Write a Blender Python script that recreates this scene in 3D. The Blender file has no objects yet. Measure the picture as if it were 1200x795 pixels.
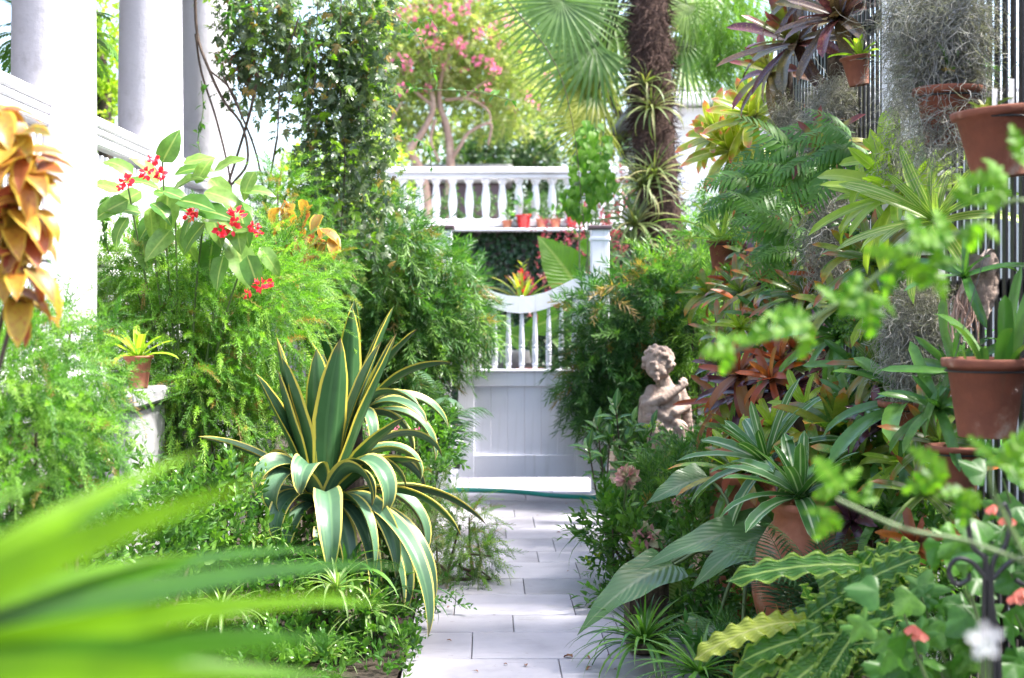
import bpy, bmesh, math, random
import numpy as np
from mathutils import Matrix, Vector

# ------------------------------------------------------------------ camera, world, sun, exposure
SC = bpy.context.scene
COL = SC.collection
EYE = 1.45                 # camera height
FPX = 1667.0               # focal length in photo pixels (50 mm on a 36 mm frame, 1200 px wide)
VX, VY = 570.0, 355.0      # vanishing point of the garden path in the photograph
cam_d = bpy.data.cameras.new('camera'); cam = bpy.data.objects.new('camera', cam_d); COL.objects.link(cam)
cam.location = (0, 0, EYE); cam.rotation_euler = (math.pi/2, 0, 0)
cam_d.lens = 50; cam_d.sensor_width = 36; cam_d.clip_start = .05; cam_d.clip_end = 500
cam_d.shift_x = (600-VX)/1200; cam_d.shift_y = -(397.5-VY)/1200
cam_d.dof.use_dof = True; cam_d.dof.focus_distance = 6.0; cam_d.dof.aperture_fstop = 3.0
SC.camera = cam
SUN_EL, SUN_AZ = math.radians(57), math.radians(97)     # azimuth from +Y (down the path) towards +X
W = bpy.data.worlds.new('World'); SC.world = W; W.use_nodes = True
wn = W.node_tree.nodes; wl = W.node_tree.links
sky = wn.new('ShaderNodeTexSky'); sky.sky_type = 'NISHITA'; sky.sun_disc = False
sky.sun_elevation = SUN_EL; sky.sun_rotation = SUN_AZ; sky.air_density = 1.0; sky.dust_density = 3.5; sky.ozone_density = 1.0
bg = wn['Background']; bg.inputs['Strength'].default_value = .15
wl.new(sky.outputs[0], bg.inputs[0])
sun_d = bpy.data.lights.new('sun', 'SUN'); sun = bpy.data.objects.new('sun', sun_d); COL.objects.link(sun)
sun_d.energy = 3.4; sun_d.angle = math.radians(7); sun_d.color = (1, .96, .9)
sv = Vector((math.sin(SUN_AZ)*math.cos(SUN_EL), math.cos(SUN_AZ)*math.cos(SUN_EL), math.sin(SUN_EL)))
sun.rotation_euler = sv.to_track_quat('Z', 'Y').to_euler(); sun.location = (6, 6, 12)
SC.view_settings.view_transform = 'Standard'; SC.view_settings.look = 'None'; SC.view_settings.gamma = 1
SC.view_settings.exposure = 2.26
SC.render.engine = 'CYCLES'
SC.cycles.use_denoising = True; SC.cycles.max_bounces = 7; SC.cycles.diffuse_bounces = 2; SC.cycles.glossy_bounces = 2
SC.cycles.transmission_bounces = 4; SC.cycles.transparent_max_bounces = 4
SC.cycles.caustics_reflective = False; SC.cycles.caustics_refractive = False; SC.cycles.sample_clamp_indirect = 6

# ------------------------------------------------------------------ helpers
R = np.random.default_rng(11)
rnd = random.Random(5)
def at(px, py, Y): return np.array([(px-VX)/FPX*Y, Y, EYE-(py-VY)/FPX*Y])
def m_(px, Y): return px*Y/FPX
def unit(v):
    v = np.asarray(v, float); return v/np.maximum(np.linalg.norm(v, axis=-1, keepdims=True), 1e-9)

class MB:
    """collects geometry for ONE mesh"""
    def __init__(s): s.V = []; s.F = []; s.U = []; s.T = []; s.n = 0
    def add(s, V, F, U=None, T=0.0):
        V = np.asarray(V, float).reshape(-1, 3); n = len(V)
        s.V.append(V); s.U.append(np.zeros((n, 2)) if U is None else np.asarray(U, float))
        s.T.append(np.full(n, T) if np.isscalar(T) else np.asarray(T, float))
        if isinstance(F, np.ndarray): s.F.append(F + s.n)
        else:
            by = {}
            for f in F: by.setdefault(len(f), []).append(f)
            for k in by: s.F.append(np.array(by[k], int) + s.n)
        s.n += n; return s
    def batch(s, tpl, M, P, T=None):
        """copies of template (V,F,U) through matrices M (k,3,3) and offsets P (k,3)"""
        V, F, U = tpl; k = len(P); n = len(V)
        if k == 0: return s
        X = np.einsum('kij,nj->kni', M, V) + P[:, None, :]
        T = R.random(k) if T is None else T
        off = (np.arange(k)*n)[:, None, None]
        for Fk in (F if isinstance(F, list) else [F]):
            s.F.append((Fk[None] + off).reshape(-1, Fk.shape[1]) + s.n)
        s.V.append(X.reshape(-1, 3)); s.U.append(np.tile(U, (k, 1))); s.T.append(np.repeat(T, n)); s.n += k*n
        return s
    def mesh(s, name, mat, smooth=True):
        me = bpy.data.meshes.new(name)
        V = np.concatenate(s.V); me.vertices.add(len(V)); me.vertices.foreach_set('co', V.ravel())
        li = np.concatenate([f.ravel() for f in s.F]); tot = np.concatenate([np.full(len(f), f.shape[1]) for f in s.F])
        me.loops.add(len(li)); me.loops.foreach_set('vertex_index', li.astype(np.int32))
        me.polygons.add(len(tot)); me.polygons.foreach_set('loop_start', np.concatenate([[0], np.cumsum(tot)[:-1]]).astype(np.int32))
        me.polygons.foreach_set('loop_total', tot.astype(np.int32))
        me.polygons.foreach_set('use_smooth', np.full(len(tot), smooth))
        uv = me.uv_layers.new(name='UVMap'); uv.data.foreach_set('uv', np.concatenate(s.U)[li].ravel())
        a = me.attributes.new('tint', 'FLOAT', 'POINT'); a.data.foreach_set('value', np.concatenate(s.T))
        if mat is not None: me.materials.append(mat)
        me.update(calc_edges=True); me.validate(); return me
    def obj(s, name, mat, parent=None, smooth=True, kind=None):
        o = link(name, s.mesh(name, mat, smooth), parent)
        if kind: o['kind'] = kind
        return o

def link(name, me, parent=None, M=None):
    """mesh given in WORLD coordinates (or placed by world matrix M); parents are unrotated empties or identity meshes"""
    o = bpy.data.objects.new(name, me); COL.objects.link(o)
    if parent is not None:
        o.parent = parent; off = base_of(parent)
        o.matrix_basis = Matrix.Translation(-off) @ (M if M is not None else Matrix())
        o['_w'] = tuple(off + o.matrix_basis.translation)
    elif M is not None: o.matrix_basis = M
    return o
def base_of(o):
    v = Vector(o.matrix_basis.translation)
    while o.parent is not None: o = o.parent; v += Vector(o.matrix_basis.translation)
    return v
def tag(o, label, cat, group=None, kind=None):
    o['label'] = label; o['category'] = cat
    if group: o['group'] = group
    if kind: o['kind'] = kind
    return o
def thing(name, label, cat, loc=(0, 0, 0), group=None):
    o = bpy.data.objects.new(name, None); COL.objects.link(o); o.location = Vector(loc); o.empty_display_size = .1
    return tag(o, label, cat, group)
def mat4(x, y, z, p, s=1.0):
    M = Matrix.Identity(4)
    for i in range(3): M[i][0] = x[i]*s; M[i][1] = y[i]*s; M[i][2] = z[i]*s; M[i][3] = p[i]
    return M
def frames(D, N, roll=None):
    """y axis along D, z axis near N -> (k,3,3) with columns x,y,z"""
    y = unit(D); x = unit(np.cross(y, N)); z = np.cross(x, y)
    if roll is not None:
        c, s_ = np.cos(roll)[:, None], np.sin(roll)[:, None]; x, z = x*c+z*s_, z*c-x*s_
    return np.stack([x, y, z], -1)

# ---- shapes
def box(cx, cy, cz, sx, sy, sz):
    V = np.array([[a, b, c] for a in (-.5, .5) for b in (-.5, .5) for c in (-.5, .5)])*[sx, sy, sz]+[cx, cy, cz]
    return V, np.array([[0, 1, 3, 2], [4, 6, 7, 5], [0, 4, 5, 1], [2, 3, 7, 6], [0, 2, 6, 4], [1, 5, 7, 3]])
def bevel_box(name, sx, sy, sz, mat, bev=.004, seg=1):
    bm = bmesh.new(); bmesh.ops.create_cube(bm, size=1)
    for v in bm.verts: v.co = Vector((v.co.x*sx, v.co.y*sy, v.co.z*sz))
    bmesh.ops.bevel(bm, geom=bm.edges[:], offset=bev, segments=seg, affect='EDGES')
    me = bpy.data.meshes.new(name); bm.to_mesh(me); bm.free(); me.materials.append(mat); return me
def put(name, me, p, parent=None, rz=0): return link(name, me, parent, Matrix.Translation(Vector(p)) @ Matrix.Rotation(rz, 4, 'Z'))
def tube(P, r, n=6, cap=True):
    P = np.asarray(P, float); k = len(P); r = np.full(k, r) if np.isscalar(r) else np.interp(np.linspace(0, 1, k), np.linspace(0, 1, len(r)), r)
    T = unit(np.gradient(P, axis=0)); ref = np.array([.3, .2, 1.]) if abs(T[0, 2]) < .9 else np.array([1., .1, .2])
    x = unit(np.cross(T, ref)); y = np.cross(T, x); a = np.linspace(0, 2*np.pi, n, endpoint=False)
    V = P[:, None]+r[:, None, None]*(np.cos(a)[None, :, None]*x[:, None]+np.sin(a)[None, :, None]*y[:, None])
    i = np.arange(k-1)[:, None]*n; j = np.arange(n)[None]; j2 = (j+1) % n
    F = np.stack([i+j, i+j2, i+n+j2, i+n+j], -1).reshape(-1, 4)
    U = np.stack(np.broadcast_arrays((a/6.283)[None], np.linspace(0, 1, k)[:, None]), -1).reshape(-1, 2)
    return V.reshape(-1, 3), F, U
def spline(pts, k=24):
    """smooth curve through points (Catmull-Rom)"""
    P = np.asarray(pts, float); n = len(P)
    if n == 2: return P[0]+(P[1]-P[0])*np.linspace(0, 1, k)[:, None]
    Q = np.vstack([2*P[0]-P[1], P, 2*P[-1]-P[-2]]); t = np.linspace(0, n-1-1e-6, k); i = t.astype(int); f = (t-i)[:, None]
    a, b, c, d = Q[i], Q[i+1], Q[i+2], Q[i+3]
    return .5*(2*b+(c-a)*f+(2*a-5*b+4*c-d)*f**2+(3*b-a-3*c+d)*f**3)
def lathe(prof, n=28, c=(0, 0, 0)):
    """profile [(r,z)] turned round z"""
    prof = np.asarray(prof, float); k = len(prof); a = np.linspace(0, 2*np.pi, n, endpoint=False)
    V = np.stack([prof[:, 0][:, None]*np.cos(a), prof[:, 0][:, None]*np.sin(a), np.repeat(prof[:, 1][:, None], n, 1)], -1)+np.asarray(c)
    i = np.arange(k-1)[:, None]*n; j = np.arange(n)[None]; j2 = (j+1) % n
    return V.reshape(-1, 3), np.stack([i+j, i+j2, i+n+j2, i+n+j], -1).reshape(-1, 4)
def lathe_mesh(name, prof, mat, n=28, smooth=True):
    V, F = lathe(prof, n); return MB().add(V, F).mesh(name, mat, smooth)
PROF = dict(
    strap=([0, .1, .5, .85, .95, 1], [.85, .8, 1, .85, .55, .05]),
    lance=([0, .08, .3, .5, .75, 1], [.18, .5, .95, 1, .6, .0]),
    grass=([0, .2, .6, 1], [.8, 1, .75, .0]),
    agave=([0, .08, .3, .5, .75, .92, 1], [.95, .72, .85, 1, .78, .35, .0]),
    ovate=([0, .03, .12, .3, .5, .75, .92, 1], [.1, .45, .85, 1, .92, .58, .2, .0]),
    heart=([0, .015, .05, .15, .3, .5, .75, 1], [.45, .85, 1, 1, .92, .72, .36, .0]),
    spoon=([0, .2, .5, .75, .92, 1], [.25, .45, .85, 1, .65, .0]))
def strip(L=1, Wd=.1, prof='lance', a0=0., bend=0., p=1.3, ns=9, nc=2, fold=.25, wave=0., wn=5, twist=0., thick=0., side=0., wave2=None):
    """leaf blade from the origin along +Y, normal +Z; a0 = start angle above the horizontal, bend = how far it curls down (rad)"""
    s = np.linspace(0, 1, ns+1); th = a0-bend*s**p
    dy = np.cos(th); dz = np.sin(th); h = L/ns
    y = np.concatenate([[0], np.cumsum((dy[1:]+dy[:-1])/2*h)]); z = np.concatenate([[0], np.cumsum((dz[1:]+dz[:-1])/2*h)])
    ny, nz = -dz, dy
    w = np.interp(s, *PROF[prof])*Wd/2; u = np.linspace(-1, 1, nc+1)
    tw = twist*s
    cx = u[None]*w[:, None]*math.cos(fold); cn = np.abs(u)[None]*w[:, None]*math.sin(fold)
    cn = cn+wave*Wd*np.sin(2*np.pi*wn*s[:, None]+np.where(u > 0, 0, 1.7)[None])*np.abs(u)[None]**2*np.minimum(1, w[:, None]/(Wd*.15))
    c2 = cx*np.cos(tw)[:, None]-cn*np.sin(tw)[:, None]; n2 = cx*np.sin(tw)[:, None]+cn*np.cos(tw)[:, None]
    sx = (side*L*s**2)[:, None]
    V = np.stack([c2+sx, y[:, None]+n2*ny[:, None], z[:, None]+n2*nz[:, None]], -1).reshape(-1, 3)
    m = nc+1; i = np.arange(ns)[:, None]*m; j = np.arange(nc)[None]
    F = np.stack([i+j, i+j+1, i+m+j+1, i+m+j], -1).reshape(-1, 4)
    U = np.stack(np.broadcast_arrays(((u+1)/2)[None], s[:, None]), -1).reshape(-1, 2)
    if thick:
        dn = thick*(1-u**2)[None]*np.minimum(1, w/(Wd*.3))[:, None]
        Vb = V.reshape(ns+1, m, 3).copy(); Vb[..., 1] -= dn*ny[:, None]; Vb[..., 2] -= dn*nz[:, None]
        V = np.vstack([V, Vb.reshape(-1, 3)]); F = np.vstack([F, F[:, ::-1]+(ns+1)*m]); U = np.vstack([U, U])
    return V, F, U
def tpl_join(parts):
    V, F, U, n = [], {}, [], 0
    for v, f, u in parts:
        V.append(v); U.append(u)
        for fk in (f if isinstance(f, list) else [f]): F.setdefault(fk.shape[1], []).append(fk+n)
        n += len(v)
    return np.vstack(V), [np.vstack(F[k]) for k in F], np.vstack(U)
def xf(t, M=None, p=(0, 0, 0), s=1.0):
    V, F, U = t; V = V*s
    if M is not None: V = V @ np.asarray(M).T
    return V+np.asarray(p), F, U
def fr1(d, n): return frames(np.array([d], float), np.array([n], float))[0]

# ------------------------------------------------------------------ materials
def nt(name):
    m = bpy.data.materials.new(name); m.use_nodes = True; t = m.node_tree
    return m, t.nodes, t.links, t.nodes['Principled BSDF']
def c4(c): return (c[0], c[1], c[2], 1)
def add(N, ty, **kw):
    n = N.new(ty)
    for k, v in kw.items(): setattr(n, k, v)
    return n
def mixc(N, Lk, fac, a, b, blend='MIX'):
    n = add(N, 'ShaderNodeMix', data_type='RGBA', blend_type=blend)
    for sock, val in ((n.inputs[0], fac), (n.inputs[6], a), (n.inputs[7], b)):
        if isinstance(val, bpy.types.NodeSocket): Lk.new(val, sock)
        else: sock.default_value = val if isinstance(val, float) else c4(val)
    return n.outputs[2]
def mth(N, Lk, op, a, b=None, clamp=False):
    n = add(N, 'ShaderNodeMath', operation=op, use_clamp=clamp)
    for i, v in enumerate((a, b)):
        if v is None: continue
        if isinstance(v, bpy.types.NodeSocket): Lk.new(v, n.inputs[i])
        else: n.inputs[i].default_value = v
    return n.outputs[0]
def ramp(N, Lk, fac, stops):
    n = add(N, 'ShaderNodeValToRGB'); e = n.color_ramp.elements
    while len(e) < len(stops): e.new(.5)
    for el, (p, c) in zip(e, stops): el.position = p; el.color = c4(c)
    Lk.new(fac, n.inputs[0]); return n.outputs[0]
def sstep(N, Lk, v, a, b):
    n = add(N, 'ShaderNodeMapRange', interpolation_type='SMOOTHSTEP'); Lk.new(v, n.inputs[0])
    n.inputs[1].default_value = a; n.inputs[2].default_value = b; return n.outputs[0]
def noise(N, Lk, scale, detail=3, coord='Object', rough=.55, vec=None):
    n = add(N, 'ShaderNodeTexNoise'); n.inputs['Scale'].default_value = scale; n.inputs['Detail'].default_value = detail; n.inputs['Roughness'].default_value = rough
    if vec is None: vec = add(N, 'ShaderNodeTexCoord').outputs[coord]
    Lk.new(vec, n.inputs[0]); return n.outputs[0]
def surf(name, cols, scale=6., rough=.6, bump=.15, bscale=60., streak=None, stain=None, spec=.4, coord='Object', objvar=.0, stain_scale=3.):
    """painted, stone, clay, bark ...: noise-blended colours, fine relief, optional stains"""
    m, N, Lk, B = nt(name)
    c = ramp(N, Lk, noise(N, Lk, scale, 5, coord), [(.3+.4*i/max(1, len(cols)-1), x) for i, x in enumerate(cols)])
    if objvar:
        oi = add(N, 'ShaderNodeObjectInfo'); k = mth(N, Lk, 'MULTIPLY_ADD', oi.outputs['Random'], 2*objvar); k.node.inputs[2].default_value = 1-objvar
        cc = add(N, 'ShaderNodeCombineColor'); [Lk.new(k, cc.inputs[i]) for i in range(3)]
        c = mixc(N, Lk, 1.0, c, cc.outputs[0], 'MULTIPLY')
    if stain:
        f = sstep(N, Lk, noise(N, Lk, stain_scale, 8, coord, .65), .54, .72); c = mixc(N, Lk, f, c, stain)
    if streak:
        tc = add(N, 'ShaderNodeTexCoord'); mp = add(N, 'ShaderNodeMapping'); mp.inputs['Scale'].default_value = (14, 14, .8); Lk.new(tc.outputs[coord], mp.inputs[0])
        f = sstep(N, Lk, noise(N, Lk, 1.3, 5, vec=mp.outputs[0]), .55, .8); c = mixc(N, Lk, f, c, streak)
    Lk.new(c, B.inputs['Base Color']); B.inputs['Roughness'].default_value = rough; B.inputs['Specular IOR Level'].default_value = spec
    if bump:
        b = add(N, 'ShaderNodeBump'); b.inputs['Strength'].default_value = bump; b.inputs['Distance'].default_value = .01
        Lk.new(noise(N, Lk, bscale, 6, coord), b.inputs['Height']); Lk.new(b.outputs[0], B.inputs['Normal'])
    return m
def leafm(name, cols, src='tint', edge=None, edge_w=.2, tip=None, tip0=.7, root=None, mid=None, spots=None, stripe=None, rough=.38, tr=.35, spec=.45, vein=0., ttint=(1.5, 1.75, .6), dead=None):
    m, N, Lk, B = nt(name)
    deep = lambda c: tuple(1.12*x**1.1 for x in c) if c is not None and c[1] >= c[0]*.9 else c      # photographs of wet-climate foliage: deep, saturated greens
    cols = [deep(x) for x in cols]; mid = deep(mid); root = deep(root)
    if src == 'tint': fac = add(N, 'ShaderNodeAttribute', attribute_name='tint').outputs['Fac']
    else: fac = add(N, 'ShaderNodeObjectInfo').outputs['Random']
    c = ramp(N, Lk, fac, [(i/max(1, len(cols)-1), x) for i, x in enumerate(cols)])
    if dead: c = mixc(N, Lk, sstep(N, Lk, fac, .945, .955), c, dead)
    uv = add(N, 'ShaderNodeUVMap', uv_map='UVMap'); sp = add(N, 'ShaderNodeSeparateXYZ'); Lk.new(uv.outputs[0], sp.inputs[0]); u, v = sp.outputs[0], sp.outputs[1]
    a = mth(N, Lk, 'ABSOLUTE', mth(N, Lk, 'MULTIPLY_ADD', u, 2.)); a.node.inputs[0].links[0].from_node.inputs[2].default_value = -1
    nz = noise(N, Lk, 9, 4)
    c = mixc(N, Lk, mth(N, Lk, 'MULTIPLY', sstep(N, Lk, nz, .35, .7), .35), c, [x*.55 for x in cols[0]])
    if stripe:
        w = mth(N, Lk, 'SINE', mth(N, Lk, 'MULTIPLY', u, stripe[1])); c = mixc(N, Lk, sstep(N, Lk, w, stripe[2], stripe[2]+.3), c, stripe[0])
    if root: c = mixc(N, Lk, sstep(N, Lk, v, .45, .05), c, root)
    if tip: 
        vv = mth(N, Lk, 'ADD', v, mth(N, Lk, 'MULTIPLY', nz, .3)); c = mixc(N, Lk, sstep(N, Lk, vv, tip0+.1, tip0+.35), c, tip)
    if mid: c = mixc(N, Lk, sstep(N, Lk, a, .14, .02), c, mid)
    if spots: c = mixc(N, Lk, sstep(N, Lk, noise(N, Lk, spots[1], 3), .56, .66), c, spots[0])
    if edge:
        e = mth(N, Lk, 'ADD', a, mth(N, Lk, 'MULTIPLY', mth(N, Lk, 'SUBTRACT', nz, .5), .12)); c = mixc(N, Lk, sstep(N, Lk, e, 1-edge_w-.03, 1-edge_w+.03), c, edge)
    Lk.new(c, B.inputs['Base Color']); B.inputs['Roughness'].default_value = rough; B.inputs['Specular IOR Level'].default_value = spec
    if vein:
        b = add(N, 'ShaderNodeBump'); b.inputs['Strength'].default_value = vein; b.inputs['Distance'].default_value = .004
        k = mth(N, Lk, 'SUBTRACT', mth(N, Lk, 'MULTIPLY', v, 85.), mth(N, Lk, 'MULTIPLY', a, 22.))
        Lk.new(mth(N, Lk, 'SINE', k), b.inputs['Height']); Lk.new(b.outputs[0], B.inputs['Normal'])
    t = add(N, 'ShaderNodeBsdfTranslucent'); Lk.new(mixc(N, Lk, 1.0, c, ttint, 'MULTIPLY'), t.inputs[0])
    ms = add(N, 'ShaderNodeMixShader'); ms.inputs[0].default_value = tr; Lk.new(B.outputs[0], ms.inputs[1]); Lk.new(t.outputs[0], ms.inputs[2])
    Lk.new(ms.outputs[0], N['Material Output'].inputs[0]); return m
# ------------------------------------------------------------------ setting materials
M = {}
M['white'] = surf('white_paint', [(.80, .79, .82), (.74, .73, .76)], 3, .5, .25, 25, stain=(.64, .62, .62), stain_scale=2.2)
M['porchwhite'] = surf('toned_down_porch_paint', [(.54, .53, .58), (.48, .47, .52)], 3, .55, .3, 25, stain=(.36, .35, .37), stain_scale=2.2, streak=(.42, .41, .43))  # base white darkened in the colour to offset strong light on the columns
M['gatewhite'] = surf('white_gate_paint', [(.80, .80, .89), (.74, .74, .83)], 4, .42, .12, 30, streak=(.58, .58, .62), objvar=.03)
def slate_mat():
    m, N, Lk, B = nt('riven_slate'); tc = add(N, 'ShaderNodeTexCoord'); oi = add(N, 'ShaderNodeObjectInfo')
    off = add(N, 'ShaderNodeVectorMath', operation='MULTIPLY_ADD'); Lk.new(oi.outputs['Location'], off.inputs[0]); off.inputs[1].default_value = (3.7, 5.1, 0); Lk.new(tc.outputs['Object'], off.inputs[2])
    mp = add(N, 'ShaderNodeMapping'); mp.inputs['Scale'].default_value = (2.2, 15, 1); mp.inputs['Rotation'].default_value = (0, 0, .12); Lk.new(off.outputs[0], mp.inputs[0])
    c = ramp(N, Lk, noise(N, Lk, 3.2, 5, vec=off.outputs[0]), [(.3, (.345, .33, .375)), (.5, (.385, .37, .41)), (.7, (.30, .288, .325))])
    k = mth(N, Lk, 'MULTIPLY_ADD', oi.outputs['Random'], .22); k.node.inputs[2].default_value = .86; cc = add(N, 'ShaderNodeCombineColor'); [Lk.new(k, cc.inputs[q]) for q in range(3)]; c = mixc(N, Lk, 1.0, c, cc.outputs[0], 'MULTIPLY')
    cleft = noise(N, Lk, 1.6, 7, vec=mp.outputs[0], rough=.7)
    c = mixc(N, Lk, mth(N, Lk, 'MULTIPLY', sstep(N, Lk, cleft, .60, .66), .5), c, (.20, .185, .20))
    c = mixc(N, Lk, mth(N, Lk, 'MULTIPLY', sstep(N, Lk, noise(N, Lk, 1.1, 8, vec=off.outputs[0], rough=.7), .50, .72), .7), c, (.22, .212, .195))
    c = mixc(N, Lk, mth(N, Lk, 'MULTIPLY', sstep(N, Lk, noise(N, Lk, 26, 3, vec=off.outputs[0]), .68, .76), .6), c, (.14, .12, .10))
    Lk.new(c, B.inputs['Base Color']); B.inputs['Roughness'].default_value = .62
    b = add(N, 'ShaderNodeBump'); b.inputs['Strength'].default_value = .5; b.inputs['Distance'].default_value = .006; Lk.new(cleft, b.inputs['Height']); Lk.new(b.outputs[0], B.inputs['Normal']); return m
M['slate'] = slate_mat()
M['joint'] = surf('joint_earth', [(.12, .12, .095), (.07, .075, .05)], 20, .9, .5, 90)
M['soil'] = surf('garden_soil', [(.055, .04, .028), (.03, .024, .018)], 8, .95, .8, 50)
M['stone'] = surf('grey_stone', [(.30, .30, .31), (.20, .20, .215)], 5, .8, .5, 35, stain=(.12, .13, .11))
M['stucco'] = surf('stucco', [(.34, .33, .33), (.24, .235, .23)], 3, .85, .3, 60, streak=(.14, .14, .13))
M['iron'] = surf('black_fence_paint', [(.012, .012, .014), (.024, .023, .026)], 9, .4, .1, 40, objvar=.25)
M['housewhite'] = surf('house_siding_paint', [(.80, .80, .81), (.74, .74, .75)], 2, .6, .05, 30, objvar=.05)
M['neighbour'] = surf('pale_stucco', [(.80, .79, .77), (.74, .73, .71)], 2, .8, .1, 30)
M['terracotta'] = surf('terracotta', [(.42, .15, .085), (.33, .115, .065), (.48, .20, .12)], 7, .75, .2, 70, stain=(.46, .34, .27), stain_scale=4, streak=(.22, .10, .06), objvar=.15)
M['terradark'] = surf('weathered_terracotta', [(.24, .085, .05), (.16, .06, .04)], 7, .8, .3, 60, stain=(.10, .075, .05), stain_scale=7)
M['terramid'] = surf('aged_terracotta', [(.30, .10, .055), (.22, .075, .045), (.36, .14, .08)], 6, .8, .3, 60, stain=(.36, .28, .22), stain_scale=6, streak=(.13, .075, .045), objvar=.2)
M['redglaze'] = surf('red_glaze', [(.55, .02, .02), (.42, .015, .015)], 5, .2, .0)
M['pebbles'] = surf('potting_bark', [(.12, .09, .07), (.05, .04, .03), (.22, .18, .15)], 60, .9, 1., 120)
M['bark'] = surf('rough_bark', [(.10, .07, .05), (.05, .035, .028), (.16, .12, .09)], 22, .9, 1., 50)
M['twig'] = surf('brown_stem', [(.09, .06, .045), (.05, .035, .025)], 30, .7, .3, 60)
M['greenstem'] = surf('green_stem', [(.10, .16, .05), (.07, .11, .035)], 20, .5, .1, 60)
M['myrtle'] = surf('smooth_pink_bark', [(.42, .28, .22), (.30, .19, .15), (.5, .36, .28)], 4, .6, .2, 20)
M['fibre'] = surf('palm_fibre', [(.085, .045, .035), (.045, .025, .02), (.13, .075, .055)], 30, .95, 1., 90)
M['statue'] = surf('weathered_cast_stone', [(.40, .31, .265), (.30, .225, .19), (.46, .38, .33)], 12, .9, .5, 80, stain=(.15, .11, .095), stain_scale=14)
M['hose'] = surf('teal_hose', [(.01, .20, .16), (.015, .27, .21)], 12, .35, .05, 40)
M['metal'] = surf('black_metal', [(.015, .015, .016), (.03, .03, .03)], 20, .35, .1, 50)
M['wire'] = surf('wire', [(.10, .095, .09), (.05, .05, .05)], 20, .4, 0)
M['tagwhite'] = surf('plant_tag', [(.7, .7, .7), (.6, .6, .6)], 20, .5, 0)
M['copper'] = surf('brown_post_cap', [(.11, .07, .085), (.08, .05, .06)], 9, .5, .1, 30)

# ------------------------------------------------------------------ ground and path
def sheet(name, x0, x1, y0, y1, z, mat, nx=1, ny=1, amp=0.):
    xs, ys = np.linspace(x0, x1, nx+1), np.linspace(y0, y1, ny+1); X, Y = np.meshgrid(xs, ys)
    Z = z+amp*(np.sin(X*5.1+Y*3.3)+np.sin(X*2.3-Y*6.7)+R.normal(0, .5, X.shape)); V = np.stack([X, Y, Z], -1).reshape(-1, 3)
    i = np.arange(ny)[:, None]*(nx+1); j = np.arange(nx)[None]
    return MB().add(V, np.stack([i+j, i+j+1, i+nx+2+j, i+nx+1+j], -1).reshape(-1, 4)).obj(name, mat)
g = sheet('ground', -150, 150, -30, 300, -.03, M['soil']); g['kind'] = 'structure'
for nm, x0, x1 in (('garden_bed_left', -1.74, -.335), ('garden_bed_right', .845, 1.76)):
    b = sheet(nm, x0, x1, .5, 10.6, .03, M['soil'], 16, 80, .012); b['kind'] = 'structure'
PX0, PX1 = -.33, .84
path = MB().add(*box((PX0+PX1)/2, 9.5, -.012, PX1-PX0, 16, .016)).obj('path', M['joint'], smooth=False); path['kind'] = 'structure'
y = 1.55; row = 0; tile_cache = {}
while y < 17.3:
    d = (.46, .40, .46, .34)[row % 4]; cuts = [PX0]
    x = PX0 + (.18, .52, .36, .62, .27, .45)[row % 6]
    while x < PX1-.12: cuts.append(x); x += rnd.choice((.46, .56, .66))
    cuts.append(PX1)
    for a, b in zip(cuts[:-1], cuts[1:]):
        key = (round(b-a, 2), d)
        if key not in tile_cache: tile_cache[key] = bevel_box('tile', b-a-.0035, d-.010, .022, M['slate'], .0025)
        o = put('tile', tile_cache[key], ((a+b)/2, y+d/2, .006+rnd.uniform(-.0012, .0012)), path)
        o.rotation_euler = (rnd.uniform(-.0018, .0018), rnd.uniform(-.0018, .0018), rnd.uniform(-.001, .001))
    y += d; row += 1
# ------------------------------------------------------------------ porch with columns
por = thing('porch', 'white painted porch with round columns and slatted balustrade', 'porch', (-2.0, 6.3, 0))
CX = -1.9; CY = (6.25, 8.05, 9.65, 4.3, 2.4)
MB().add(*box(-3.05, 6.1, .5, 2.5, 10.2, 1.0)).obj('base_wall', M['stucco'], por, smooth=False)
MB().add(*box(-3.02, 6.1, 1.03, 2.6, 10.3, .06)).obj('floor_slab', M['stone'], por, smooth=False)
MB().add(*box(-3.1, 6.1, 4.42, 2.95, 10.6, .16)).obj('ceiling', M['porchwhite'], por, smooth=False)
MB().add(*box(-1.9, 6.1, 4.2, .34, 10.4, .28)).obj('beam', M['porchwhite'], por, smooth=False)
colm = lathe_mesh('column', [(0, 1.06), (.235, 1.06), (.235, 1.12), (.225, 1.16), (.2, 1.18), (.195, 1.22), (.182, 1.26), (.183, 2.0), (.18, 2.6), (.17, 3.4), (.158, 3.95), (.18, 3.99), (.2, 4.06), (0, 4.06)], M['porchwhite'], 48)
for cy in CY:
    put('column', colm, (CX, cy, 0), por)
pier = bevel_box('pier', .5, .62, 1.0, M['stone'], .012); pcap = bevel_box('pier_cap', .66, .74, .07, M['stone'], .015)
for cy in CY[:3]:
    q_ = put('pier', pier, (-1.72, cy-.05, .5), por); put('pier_cap', pcap, (-1.76, cy-.05, 1.045), q_)
slat = bevel_box('slat', .02, .03, .50, M['white'], .003); slatlo = bevel_box('slat', .02, .03, .42, M['white'], .003)
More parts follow.
